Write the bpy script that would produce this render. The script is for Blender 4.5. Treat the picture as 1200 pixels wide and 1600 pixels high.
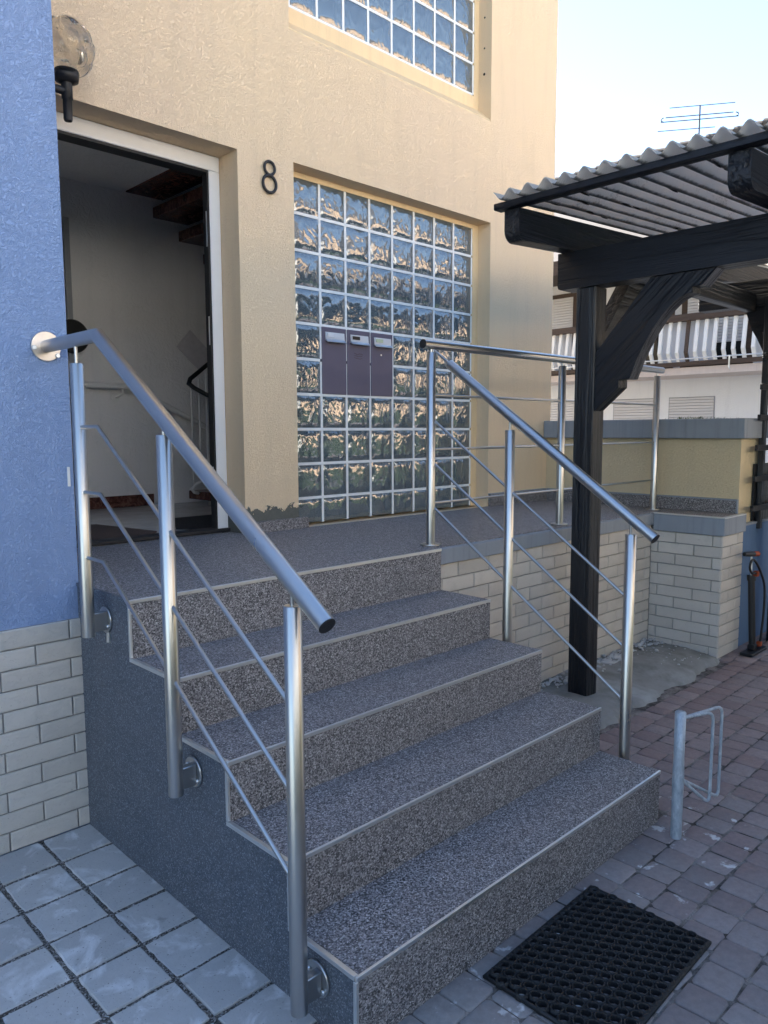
import bpy, bmesh, math, random
from mathutils import Vector, Matrix
random.seed(7)
SC = bpy.context.scene
for o in list(bpy.data.objects): bpy.data.objects.remove(o)

# ------------------------------------------------------------------ camera
cam_d = bpy.data.cameras.new('camera'); cam = bpy.data.objects.new('camera', cam_d); SC.collection.objects.link(cam)
CR = Vector((0.71491608, -0.69919998, -0.00379259)); CU = Vector((0.07670876, 0.07303929, 0.99437469)); CF = Vector((0.69498976, 0.71118538, -0.10585173))
CP = Vector((-1.10204913, -2.31414005, 1.46651217)); CFOC = 1180.2134
cam.matrix_world = Matrix(((CR.x, CU.x, -CF.x, CP.x), (CR.y, CU.y, -CF.y, CP.y), (CR.z, CU.z, -CF.z, CP.z), (0, 0, 0, 1)))
cam_d.sensor_fit = 'HORIZONTAL'; cam_d.sensor_width = 36.0; cam_d.lens = 36.0 * CFOC / 1200.0
cam_d.clip_start = 0.05; cam_d.clip_end = 500
SC.camera = cam
SC.render.resolution_x = 768; SC.render.resolution_y = 1024

# ------------------------------------------------------------------ sky, sun, exposure
SUN_EL = math.radians(42); SUN_AZ = math.radians(6)          # azimuth from +Y towards +X: behind the house
world = bpy.data.worlds.new('World'); SC.world = world; world.use_nodes = True
wn = world.node_tree.nodes; wl = world.node_tree.links
bg = wn['Background']; sky = wn.new('ShaderNodeTexSky'); sky.sky_type = 'NISHITA'
sky.sun_disc = False; sky.sun_elevation = SUN_EL; sky.sun_rotation = SUN_AZ
sky.air_density = 1.0; sky.dust_density = 0.15; sky.ozone_density = 1.2
wl.new(sky.outputs[0], bg.inputs[0]); bg.inputs[1].default_value = 0.09
sun_d = bpy.data.lights.new('sun', 'SUN'); sun_d.energy = 5.0; sun_d.angle = math.radians(0.5); sun_d.color = (1.0, 0.97, 0.93)
sun = bpy.data.objects.new('sun', sun_d); SC.collection.objects.link(sun)
sdir = Vector((math.sin(SUN_AZ) * math.cos(SUN_EL), math.cos(SUN_AZ) * math.cos(SUN_EL), math.sin(SUN_EL)))
sun.rotation_euler = sdir.to_track_quat('Z', 'Y').to_euler(); sun.location = (3, 20, 15)
vs = SC.view_settings; vs.view_transform = 'Standard'; vs.look = 'None'; vs.gamma = 1; vs.use_curve_mapping = False
vs.exposure = 2.45
SC.cycles.max_bounces = 10; SC.cycles.diffuse_bounces = 5; SC.cycles.transparent_max_bounces = 12
SC.cycles.sample_clamp_indirect = 6.0; SC.cycles.caustics_reflective = False; SC.cycles.caustics_refractive = False

# ------------------------------------------------------------------ measures (metres)
H = 0.92                                    # landing level
YN = [0.0, -0.29, -0.563, -0.843, -1.094]   # nosings
ZN = [0.92, 0.7246, 0.551, 0.3751, 0.1976]
XR = 1.532                                  # right end of the steps
YB = 0.415                                  # front of the blue wall
YF = 1.09                                   # yellow facade
YG = 1.204                                  # front of the glass blocks
XC = 4.08                                   # right corner of the house

# ------------------------------------------------------------------ node helpers
def mat(name):
    m = bpy.data.materials.new(name); m.use_nodes = True
    n = m.node_tree.nodes; l = m.node_tree.links
    return m, n, l, n['Principled BSDF']
def tex_noise(n, l, vec, scale, detail=4, rough=.55, dist=0.0):
    t = n.new('ShaderNodeTexNoise'); t.inputs['Scale'].default_value = scale; t.inputs['Detail'].default_value = detail
    t.inputs['Roughness'].default_value = rough; t.inputs['Distortion'].default_value = dist
    if vec is not None: l.new(vec, t.inputs['Vector'])
    return t
def ramp(n, l, fac, stops, interp='LINEAR'):
    r = n.new('ShaderNodeValToRGB'); r.color_ramp.interpolation = interp
    e = r.color_ramp.elements
    while len(e) > 1: e.remove(e[-1])
    e[0].position = stops[0][0]; e[0].color = (*stops[0][1], 1)
    for p, c in stops[1:]:
        x = e.new(p); x.color = (*c, 1)
    l.new(fac, r.inputs[0]); return r
def g3(v): return (v, v, v)
def mixc(n, l, fac, a, b, blend='MIX'):
    m = n.new('ShaderNodeMix'); m.data_type = 'RGBA'; m.blend_type = blend
    for s, v in ((0, fac), (6, a), (7, b)):
        if isinstance(v, (int, float)): m.inputs[s].default_value = v
        elif isinstance(v, tuple): m.inputs[s].default_value = (*v, 1)
        else: l.new(v, m.inputs[s])
    return m.outputs[2]
def math_(n, l, op, a, b=0.0, c=None):
    m = n.new('ShaderNodeMath'); m.operation = op
    for i, v in enumerate((a, b) if c is None else (a, b, c)):
        if isinstance(v, (int, float)): m.inputs[i].default_value = v
        else: l.new(v, m.inputs[i])
    return m.outputs[0]
def bump(n, l, h, bsdf, strength=.5, dist=.01, prev=None):
    b = n.new('ShaderNodeBump'); b.inputs['Strength'].default_value = strength; b.inputs['Distance'].default_value = dist
    l.new(h, b.inputs['Height'])
    if prev is not None: l.new(prev, b.inputs['Normal'])
    if bsdf is not None: l.new(b.outputs[0], bsdf.inputs['Normal'])
    return b.outputs[0]
def pos(n): return n.new('ShaderNodeNewGeometry').outputs['Position']
def objrand(n): return n.new('ShaderNodeObjectInfo').outputs['Random']
def islrand(n): return n.new('ShaderNodeNewGeometry').outputs['Random Per Island']
def mapping(n, l, vec, scale=(1, 1, 1), loc=None):
    m = n.new('ShaderNodeMapping'); l.new(vec, m.inputs['Vector']); m.inputs['Scale'].default_value = scale
    if loc is not None: l.new(loc, m.inputs['Location'])
    return m.outputs[0]
M = {}

def stucco(name, col, col2, patch=False, scale=84, depth=.0028):
    m, n, l, b = mat(name); p = pos(n)
    ns = tex_noise(n, l, p, scale, 2, .5, 1.1)
    ridge = math_(n, l, 'ABSOLUTE', math_(n, l, 'SUBTRACT', ns.outputs[0], .5))
    groove = ramp(n, l, ridge, [(0, g3(0)), (.06, g3(.6)), (.18, g3(1))]).outputs[0]
    fine = tex_noise(n, l, p, 210, 3).outputs[0]
    hgt = math_(n, l, 'MULTIPLY', math_(n, l, 'ADD', groove, math_(n, l, 'MULTIPLY', fine, .7)), ramp(n, l, tex_noise(n, l, p, 4.5, 4, .6).outputs[0], [(.32, g3(.9)), (.62, g3(1))]).outputs[0])
    big = tex_noise(n, l, p, 1.3, 5, .6).outputs[0]
    c = mixc(n, l, ramp(n, l, big, [(.35, g3(0)), (.68, g3(1))]).outputs[0], col, col2)
    streak = tex_noise(n, l, mapping(n, l, p, (5, 5, .5)), 2.2, 5, .65).outputs[0]
    c = mixc(n, l, math_(n, l, 'MULTIPLY', ramp(n, l, streak, [(.5, g3(0)), (.8, g3(1))]).outputs[0], .28), c, tuple(x * .72 for x in col))
    if patch:   # bare cement where the render has broken away above the skirting, right of the door
        sx = n.new('ShaderNodeSeparateXYZ'); l.new(p, sx.inputs[0])
        edge = tex_noise(n, l, p, 22, 5, .65, .4).outputs[0]
        z = math_(n, l, 'SUBTRACT', sx.outputs[2], math_(n, l, 'MULTIPLY', math_(n, l, 'SUBTRACT', edge, .5), .15))
        mz = math_(n, l, 'LESS_THAN', z, 1.045)
        mx = math_(n, l, 'MULTIPLY', math_(n, l, 'GREATER_THAN', sx.outputs[0], 1.17), math_(n, l, 'LESS_THAN', sx.outputs[0], 1.6))
        f = math_(n, l, 'MULTIPLY', mz, mx)
        cem = mixc(n, l, tex_noise(n, l, p, 40, 4).outputs[0], (.10, .105, .09), (.17, .17, .15))
        c = mixc(n, l, f, c, cem)
        hgt = math_(n, l, 'MULTIPLY', hgt, math_(n, l, 'SUBTRACT', 1.0, math_(n, l, 'MULTIPLY', f, .85)))
    l.new(c, b.inputs['Base Color']); b.inputs['Roughness'].default_value = .92; b.inputs['Specular IOR Level'].default_value = .25
    bump(n, l, hgt, b, 1.0, depth); M[name] = m
stucco('stucco_yellow', (.95, .74, .49), (.94, .73, .50), True)
stucco('stucco_blue', (.30, .41, .65), (.32, .43, .67))
stucco('stucco_garden', (.80, .66, .42), (.74, .62, .42), scale=70)
stucco('stucco_white', (.82, .83, .85), (.78, .80, .83), scale=30)
stucco('plaster_hall', (.84, .83, .82), (.81, .80, .80), scale=16, depth=.0022)
stucco('stucco_peach', (.86, .60, .38), (.84, .59, .38))

def smooth_plaster(name, col, stain=.25):
    m, n, l, b = mat(name); p = pos(n)
    a = tex_noise(n, l, p, 6, 6, .65).outputs[0]
    st = tex_noise(n, l, mapping(n, l, p, (14, 14, .8)), 1.5, 5, .7).outputs[0]
    c = mixc(n, l, a, tuple(x * .88 for x in col), tuple(min(1, x * 1.08) for x in col))
    c = mixc(n, l, math_(n, l, 'MULTIPLY', ramp(n, l, st, [(.5, g3(0)), (.75, g3(1))]).outputs[0], stain), c, tuple(x * .45 for x in col))
    l.new(c, b.inputs['Base Color']); b.inputs['Roughness'].default_value = .8
    bump(n, l, tex_noise(n, l, p, 70, 5).outputs[0], b, .35, .004); M[name] = m
smooth_plaster('reveal_plaster', (.84, .64, .38))
smooth_plaster('coping_paint', (.28, .315, .36), .4)
smooth_plaster('blue_paint', (.10, .18, .32), .2)
smooth_plaster('band_pink', (.58, .50, .45), .2)

def stone_carpet(name, scale, stops, rough=.5, bs=.6):
    m, n, l, b = mat(name); p = pos(n)
    v = n.new('ShaderNodeTexVoronoi'); v.inputs['Scale'].default_value = scale; l.new(p, v.inputs['Vector'])
    s = n.new('ShaderNodeSeparateColor'); l.new(v.outputs['Color'], s.inputs[0])
    r = ramp(n, l, s.outputs[0], stops, 'LINEAR')
    big = tex_noise(n, l, p, 7, 4, .6).outputs[0]
    c = mixc(n, l, ramp(n, l, big, [(.3, g3(0)), (.75, g3(.22))]).outputs[0], r.outputs[0], (.20, .19, .20))
    l.new(c, b.inputs['Base Color']); b.inputs['Roughness'].default_value = rough
    hgt = math_(n, l, 'SUBTRACT', 1.0, v.outputs['Distance'])
    bump(n, l, hgt, b, bs, .0025); M[name] = m
stone_carpet('stone_carpet', 270, [(0, (.020, .019, .021)), (.2, (.068, .065, .069)), (.5, (.185, .174, .176)), (.75, (.31, .292, .293)), (.92, (.41, .39, .39)), (1, (.60, .58, .58))])
stone_carpet('stone_cheek', 330, [(0, (.030, .038, .052)), (.5, (.070, .085, .110)), (.85, (.11, .13, .16)), (1, (.26, .29, .33))], .45, .35)

def metal(name, col, rough, brushed=None, grime=0.0):
    m, n, l, b = mat(name); p = pos(n)
    b.inputs['Metallic'].default_value = 1
    a = tex_noise(n, l, mapping(n, l, p, brushed or (1, 1, 1)), 60, 4).outputs[0]
    r = n.new('ShaderNodeMapRange'); l.new(a, r.inputs[0]); r.inputs[3].default_value = rough * .75; r.inputs[4].default_value = rough * 1.3
    l.new(r.outputs[0], b.inputs['Roughness'])
    big = tex_noise(n, l, p, 9, 5, .65).outputs[0]
    c = mixc(n, l, math_(n, l, 'MULTIPLY', ramp(n, l, big, [(.45, g3(0)), (.8, g3(1))]).outputs[0], grime), col, tuple(x * .55 for x in col))
    l.new(c, b.inputs['Base Color'])
    M[name] = m
metal('stainless', (.48, .48, .475), .30, (.15, .15, .05), .12)
metal('stainless_matt', (.66, .60, .55), .38, None, .3)
metal('aluminium_trim', (.74, .76, .76), .42, None, .2)
metal('bright_alu', (.80, .82, .83), .35, None, .15)

m, n, l, b = mat('galvanised'); p = pos(n)
a = tex_noise(n, l, mapping(n, l, p, (1, 1, .35)), 55, 5, .7, .6).outputs[0]
l.new(ramp(n, l, a, [(.3, (.24, .28, .33)), (.55, (.40, .45, .50)), (.75, (.62, .66, .70))]).outputs[0], b.inputs['Base Color'])
b.inputs['Metallic'].default_value = .45; b.inputs['Roughness'].default_value = .55; bump(n, l, a, b, .3, .002); M['galvanised'] = m; b.inputs['Metallic'].default_value = .25

def wood(name, col, col2, axis, rough=.5, depth=.004, gs=34, rot=None):
    m, n, l, b = mat(name); p = pos(n)
    if rot:
        rm = n.new('ShaderNodeMapping'); l.new(p, rm.inputs['Vector']); rm.inputs['Rotation'].default_value = rot; p = rm.outputs[0]
    sc = [1.0, 1.0, 1.0]; sc[axis] = .045
    a = tex_noise(n, l, mapping(n, l, p, tuple(sc)), gs, 3, .5, .3).outputs[0]
    g = ramp(n, l, a, [(.38, g3(0)), (.5, g3(.8)), (.6, g3(1))]).outputs[0]
    sc2 = [1.0, 1.0, 1.0]; sc2[axis] = .06
    f = tex_noise(n, l, mapping(n, l, p, tuple(sc2)), 190, 4).outputs[0]
    l.new(mixc(n, l, a, col, col2), b.inputs['Base Color']); b.inputs['Roughness'].default_value = rough
    bump(n, l, math_(n, l, 'ADD', g, math_(n, l, 'MULTIPLY', f, .5)), b, .8, depth); M[name] = m
for ax, nm in enumerate('xyz'): wood('black_wood_' + nm, (.003, .0036, .006), (.009, .011, .016), ax, .42, .0065)
wood('black_wood_brace', (.003, .0036, .006), (.009, .011, .016), 1, .42, .0065, rot=(math.radians(42), 0, 0))
wood('brown_wood', (.035, .022, .016), (.09, .06, .045), 1, .7)

def tilemat(name, col, rough=.45):
    m, n, l, b = mat(name); p = pos(n); r = objrand(n)
    c = mixc(n, l, r, tuple(x * .9 for x in col), tuple(min(1, x * 1.06) for x in col))
    st = tex_noise(n, l, p, 10, 6, .7).outputs[0]
    c = mixc(n, l, math_(n, l, 'MULTIPLY', ramp(n, l, st, [(.5, g3(0)), (.8, g3(1))]).outputs[0], .35), c, tuple(x * .6 for x in col))
    sp = tex_noise(n, l, p, 130, 2).outputs[0]
    c = mixc(n, l, ramp(n, l, sp, [(.68, g3(0)), (.72, g3(.5))]).outputs[0], c, tuple(x * .4 for x in col))
    l.new(c, b.inputs['Base Color']); b.inputs['Roughness'].default_value = rough
    off = n.new('ShaderNodeCombineXYZ'); l.new(math_(n, l, 'MULTIPLY', r, 37.0), off.inputs[0])
    h = tex_noise(n, l, mapping(n, l, p, (1, 1, 2.6), off.outputs[0]), 17, 4, .55, 1.2).outputs[0]
    rd = ramp(n, l, math_(n, l, 'ABSOLUTE', math_(n, l, 'SUBTRACT', h, .5)), [(0, g3(0)), (.03, g3(.9)), (.2, g3(1))]).outputs[0]
    bump(n, l, rd, b, .5, .003); M[name] = m
tilemat('clinker_white', (.62, .58, .525))

def plain(name, col, rough=.6, spec=.5, noise=.12, bs=.1, metal_=0, scale=25):
    m, n, l, b = mat(name); p = pos(n)
    a = tex_noise(n, l, p, scale, 5, .6).outputs[0]
    l.new(mixc(n, l, a, tuple(x * (1 - noise) for x in col), tuple(min(1, x * (1 + noise)) for x in col)), b.inputs['Base Color'])
    b.inputs['Roughness'].default_value = rough; b.inputs['Specular IOR Level'].default_value = spec; b.inputs['Metallic'].default_value = metal_
    bump(n, l, tex_noise(n, l, p, scale * 6, 3).outputs[0], b, bs, .002); M[name] = m
plain('mortar_grey', (.29, .285, .28), .9, noise=.25, bs=.5)
plain('mortar_white', (.82, .84, .84), .85, noise=.1, bs=.3)
plain('white_pvc', (.80, .80, .80), .35, noise=.03, bs=.02)
plain('black_gasket', (.012, .012, .013), .6)
plain('black_iron', (.014, .014, .016), .5, noise=.3, bs=.5, scale=60)
plain('black_plastic', (.010, .010, .012), .45)
plain('rubber', (.010, .011, .013), .62, noise=.3, bs=.3)
plain('orange_plastic', (.34, .06, .015), .5)
plain('mailbox_paint', (.115, .10, .145), .5, noise=.10, bs=.08, scale=9)
plain('name_white', (.75, .76, .78), .5); plain('name_black', (.008, .008, .008), .4); plain('name_green', (.55, .62, .42), .5)
plain('white_paint', (.78, .78, .76), .45, noise=.04)
plain('dark_mat', (.012, .012, .014), .95, bs=.6, scale=80); plain('brown_mat', (.085, .055, .045), .95, noise=.3, bs=.6, scale=80)
plain('paper', (.62, .60, .62), .7, noise=.2); plain('gravel', (.30, .30, .30), .85, noise=.5, bs=.4, scale=18)
plain('gravel_pale', (.46, .47, .48), .85, noise=.3, bs=.5, scale=18); plain('leaf_green', (.09, .13, .05), .6, noise=.4); plain('petal_white', (.75, .74, .70), .6)
plain('roof_tile', (.075, .06, .05), .85, noise=.4, bs=.6, scale=14); plain('dark_glass', (.015, .018, .02), .08, noise=.05, bs=0)
plain('debris', (.018, .016, .012), .95, noise=.4, bs=.5); plain('glazing_grey', (.30, .32, .35), .5)

m, n, l, b = mat('marble_red'); p = pos(n)
a = tex_noise(n, l, p, 22, 6, .65, 1.2).outputs[0]
l.new(ramp(n, l, a, [(.3, (.035, .012, .010)), (.5, (.11, .042, .032)), (.62, (.20, .10, .075)), (.75, (.07, .025, .02))]).outputs[0], b.inputs['Base Color'])
b.inputs['Roughness'].default_value = .25; M['marble_red'] = m
m, n, l, b = mat('hall_floor'); p = pos(n)
a = tex_noise(n, l, p, 5, 6, .6, .8).outputs[0]
l.new(ramp(n, l, a, [(.3, (.48, .46, .43)), (.7, (.62, .60, .57))]).outputs[0], b.inputs['Base Color']); b.inputs['Roughness'].default_value = .25; M['hall_floor'] = m

# concrete paving slabs
m, n, l, b = mat('slab_concrete'); p = pos(n); r = objrand(n)
a = tex_noise(n, l, p, 26, 7, .7).outputs[0]
c = mixc(n, l, a, (.42, .415, .40), (.57, .56, .545))
c = mixc(n, l, math_(n, l, 'MULTIPLY', r, .35), c, (.26, .265, .27))
ch = tex_noise(n, l, p, 8.5, 5, .6, .8).outputs[0]
c = mixc(n, l, ramp(n, l, ch, [(.53, g3(0)), (.66, g3(.8))]).outputs[0], c, (.70, .70, .70))
sp = tex_noise(n, l, p, 7, 3, .5).outputs[0]
c = mixc(n, l, ramp(n, l, sp, [(.26, g3(.8)), (.33, g3(0))]).outputs[0], c, (.10, .10, .10))
pt = tex_noise(n, l, p, 160, 2).outputs[0]
c = mixc(n, l, ramp(n, l, pt, [(.66, g3(0)), (.72, g3(.7))]).outputs[0], c, (.10, .10, .10))
l.new(c, b.inputs['Base Color']); b.inputs['Roughness'].default_value = .8
bump(n, l, math_(n, l, 'SUBTRACT', a, math_(n, l, 'MULTIPLY', pt, .4)), b, .35, .004); M['slab_concrete'] = m

# red-brown setts (one version coloured per object, one per island)
def sett(name, rnd):
    m, n, l, b = mat(name); p = pos(n); r = rnd(n)
    sx = n.new('ShaderNodeSeparateXYZ'); l.new(p, sx.inputs[0])
    c = ramp(n, l, r, [(0, (.235, .175, .168)), (.35, (.275, .20, .19)), (.7, (.265, .22, .215)), (1, (.32, .25, .24))]).outputs[0]
    grey = math_(n, l, 'ADD', math_(n, l, 'MULTIPLY_ADD', sx.outputs[0], -.55, 1.05), math_(n, l, 'SUBTRACT', tex_noise(n, l, p, 3, 3).outputs[0], .5))
    grey = math_(n, l, 'MINIMUM', math_(n, l, 'MAXIMUM', grey, 0.0), .85)
    c = mixc(n, l, grey, c, mixc(n, l, r, (.225, .22, .22), (.30, .29, .285)))
    a = tex_noise(n, l, p, 45, 6, .7).outputs[0]
    c = mixc(n, l, ramp(n, l, a, [(.35, g3(.28)), (.65, g3(0))]).outputs[0], c, (.07, .06, .06))
    dust = tex_noise(n, l, p, 6, 6, .65).outputs[0]
    c = mixc(n, l, ramp(n, l, dust, [(.5, g3(0)), (.8, g3(.45))]).outputs[0], c, (.27, .25, .24))
    # splashes of white filler left in front of the lowest step
    s1 = tex_noise(n, l, p, 13, 4, .55, .2).outputs[0]
    near = math_(n, l, 'MULTIPLY', math_(n, l, 'GREATER_THAN', sx.outputs[1], -1.42), math_(n, l, 'LESS_THAN', sx.outputs[0], 1.75))
    c = mixc(n, l, math_(n, l, 'MULTIPLY', ramp(n, l, s1, [(.60, g3(0)), (.655, g3(.85))]).outputs[0], near), c, (.62, .62, .62))
    s2 = tex_noise(n, l, p, 95, 2).outputs[0]
    c = mixc(n, l, ramp(n, l, s2, [(.74, g3(0)), (.77, g3(.5))]).outputs[0], c, (.42, .40, .39))
    l.new(c, b.inputs['Base Color']); b.inputs['Roughness'].default_value = .78
    bump(n, l, a, b, .5, .005); M[name] = m
sett('sett', objrand); sett('sett_field', islrand)

m, n, l, b = mat('joint_gravel'); p = pos(n)
v = n.new('ShaderNodeTexVoronoi'); v.inputs['Scale'].default_value = 230; l.new(p, v.inputs['Vector'])
s = n.new('ShaderNodeSeparateColor'); l.new(v.outputs['Color'], s.inputs[0])
l.new(ramp(n, l, s.outputs[0], [(0, (.03, .027, .024)), (.5, (.12, .108, .095)), (.85, (.26, .245, .23)), (1, (.45, .44, .42))]).outputs[0], b.inputs['Base Color'])
b.inputs['Roughness'].default_value = .9; bump(n, l, math_(n, l, 'SUBTRACT', 1.0, v.outputs['Distance']), b, .8, .004); M['joint_gravel'] = m
m, n, l, b = mat('joint_sand'); p = pos(n)
a = tex_noise(n, l, p, 9, 5, .65).outputs[0]; f = tex_noise(n, l, p, 220, 3).outputs[0]
c = mixc(n, l, ramp(n, l, a, [(.4, g3(0)), (.62, g3(1))]).outputs[0], (.045, .04, .036), (.30, .27, .25))
c = mixc(n, l, ramp(n, l, f, [(.3, g3(.5)), (.6, g3(0))]).outputs[0], c, (.04, .035, .03))
l.new(c, b.inputs['Base Color']); b.inputs['Roughness'].default_value = .95; bump(n, l, f, b, .6, .004); M['joint_sand'] = m
m, n, l, b = mat('asphalt'); p = pos(n)
a = tex_noise(n, l, p, 2, 6, .6).outputs[0]
l.new(mixc(n, l, a, (.13, .135, .145), (.19, .195, .205)), b.inputs['Base Color']); b.inputs['Roughness'].default_value = .9
bump(n, l, tex_noise(n, l, p, 150, 3).outputs[0], b, .5, .004); M['asphalt'] = m
m, n, l, b = mat('rough_concrete'); p = pos(n)
a = tex_noise(n, l, p, 11, 8, .7, .5).outputs[0]; k = tex_noise(n, l, p, 3.2, 4, .6).outputs[0]
c = mixc(n, l, a, (.17, .17, .155), (.33, .33, .32))
c = mixc(n, l, ramp(n, l, k, [(.48, g3(0)), (.7, g3(.55))]).outputs[0], c, (.46, .47, .47))
c = mixc(n, l, ramp(n, l, tex_noise(n, l, p, 4.3, 5, .65).outputs[0], [(.3, g3(.6)), (.5, g3(0))]).outputs[0], c, (.09, .095, .075))
l.new(c, b.inputs['Base Color']); b.inputs['Roughness'].default_value = .9; bump(n, l, a, b, .6, .012); M['rough_concrete'] = m

# glass block: wavy front, reflects the street, lets part of the daylight through
m, n, l, b = mat('glass_block')
tc = n.new('ShaderNodeTexCoord').outputs['Object']; r = objrand(n)
off = n.new('ShaderNodeCombineXYZ'); l.new(math_(n, l, 'MULTIPLY', r, 3.0), off.inputs[0]); l.new(math_(n, l, 'MULTIPLY', r, 1.7), off.inputs[2])
mp = mapping(n, l, tc, (1.0, 1.0, .62), off.outputs[0])
w1 = tex_noise(n, l, mp, 10, 1, .5, 1.6).outputs[0]
w2 = tex_noise(n, l, mp, 24, 1, .5, 1.2).outputs[0]
hh = math_(n, l, 'ADD', w1, math_(n, l, 'MULTIPLY', w2, .3))
b.inputs['Base Color'].default_value = (.13, .17, .195, 1); b.inputs['Roughness'].default_value = .10; b.inputs['IOR'].default_value = 2.5
nb = bump(n, l, hh, b, 1.0, .009)
b.inputs['Coat Weight'].default_value = .6; b.inputs['Coat Roughness'].default_value = .05; l.new(nb, b.inputs['Coat Normal'])
tr = n.new('ShaderNodeBsdfTransparent'); tr.inputs[0].default_value = (.72, .82, .86, 1)
mx = n.new('ShaderNodeMixShader'); mx.inputs[0].default_value = .2
l.new(b.outputs[0], mx.inputs[1]); l.new(tr.outputs[0], mx.inputs[2]); l.new(mx.outputs[0], n['Material Output'].inputs[0]); M['glass_block'] = m

# lamp globe: clear smoky glass with round dimples
m, n, l, b = mat('globe_glass'); p = pos(n)
b.inputs['Transmission Weight'].default_value = 1; b.inputs['Base Color'].default_value = (.95, .90, .80, 1); b.inputs['Roughness'].default_value = .02; b.inputs['IOR'].default_value = 1.42
tr = n.new('ShaderNodeBsdfTransparent'); tr.inputs[0].default_value = (.86, .80, .70, 1)
mx = n.new('ShaderNodeMixShader'); mx.inputs[0].default_value = .12
l.new(b.outputs[0], mx.inputs[1]); l.new(tr.outputs[0], mx.inputs[2]); l.new(mx.outputs[0], n['Material Output'].inputs[0]); M['globe_glass'] = m

# corrugated fibreglass roofing, translucent and dirty
m, n, l, b = mat('corrugated'); p = pos(n)
d1 = tex_noise(n, l, p, 75, 5, .7).outputs[0]; d2 = tex_noise(n, l, p, 5, 4, .6).outputs[0]
sx = n.new('ShaderNodeSeparateXYZ'); l.new(p, sx.inputs[0])
wv_ = math_(n, l, 'COSINE', math_(n, l, 'MULTIPLY', math_(n, l, 'ADD', sx.outputs[1], .141), 2 * math.pi / .0960))
val = ramp(n, l, math_(n, l, 'MULTIPLY_ADD', wv_, -.5, .5), [(.72, g3(0)), (.97, g3(.25))]).outputs[0]      # silt lying in the troughs
k = math_(n, l, 'ADD', math_(n, l, 'ADD', math_(n, l, 'MULTIPLY', d1, .5), math_(n, l, 'MULTIPLY', d2, .35)), val)
dirt = ramp(n, l, k, [(.47, g3(0)), (.66, g3(.8))]).outputs[0]
w = n.new('ShaderNodeTexChecker'); w.inputs['Scale'].default_value = 130; l.new(p, w.inputs['Vector'])
c0 = mixc(n, l, math_(n, l, 'MULTIPLY', w.outputs['Fac'], .35), (.84, .80, .75), (.58, .55, .51))
c = mixc(n, l, dirt, c0, (.05, .048, .035))
l.new(c, b.inputs['Base Color']); b.inputs['Roughness'].default_value = .6
tl = n.new('ShaderNodeBsdfTranslucent'); l.new(c, tl.inputs[0])
mx = n.new('ShaderNodeMixShader'); mx.inputs[0].default_value = .6
l.new(b.outputs[0], mx.inputs[1]); l.new(tl.outputs[0], mx.inputs[2]); l.new(mx.outputs[0], n['Material Output'].inputs[0]); M['corrugated'] = m

m, n, l, b = mat('roller_shutter'); p = pos(n)
sx = n.new('ShaderNodeSeparateXYZ'); l.new(p, sx.inputs[0])
f = math_(n, l, 'FRACT', math_(n, l, 'MULTIPLY', sx.outputs[2], 18.0))
b.inputs['Base Color'].default_value = (.62, .62, .64, 1); b.inputs['Roughness'].default_value = .55
hq = ramp(n, l, f, [(0, g3(0)), (.12, g3(.9)), (.5, g3(1)), (.88, g3(.9)), (1, g3(0))]).outputs[0]
bump(n, l, hq, b, 1, .02); M['roller_shutter'] = m
m, n, l, b = mat('frosted_sheet')
b.inputs['Base Color'].default_value = (.62, .65, .72, 1); b.inputs['Roughness'].default_value = .4; M['frosted_sheet'] = m

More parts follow.
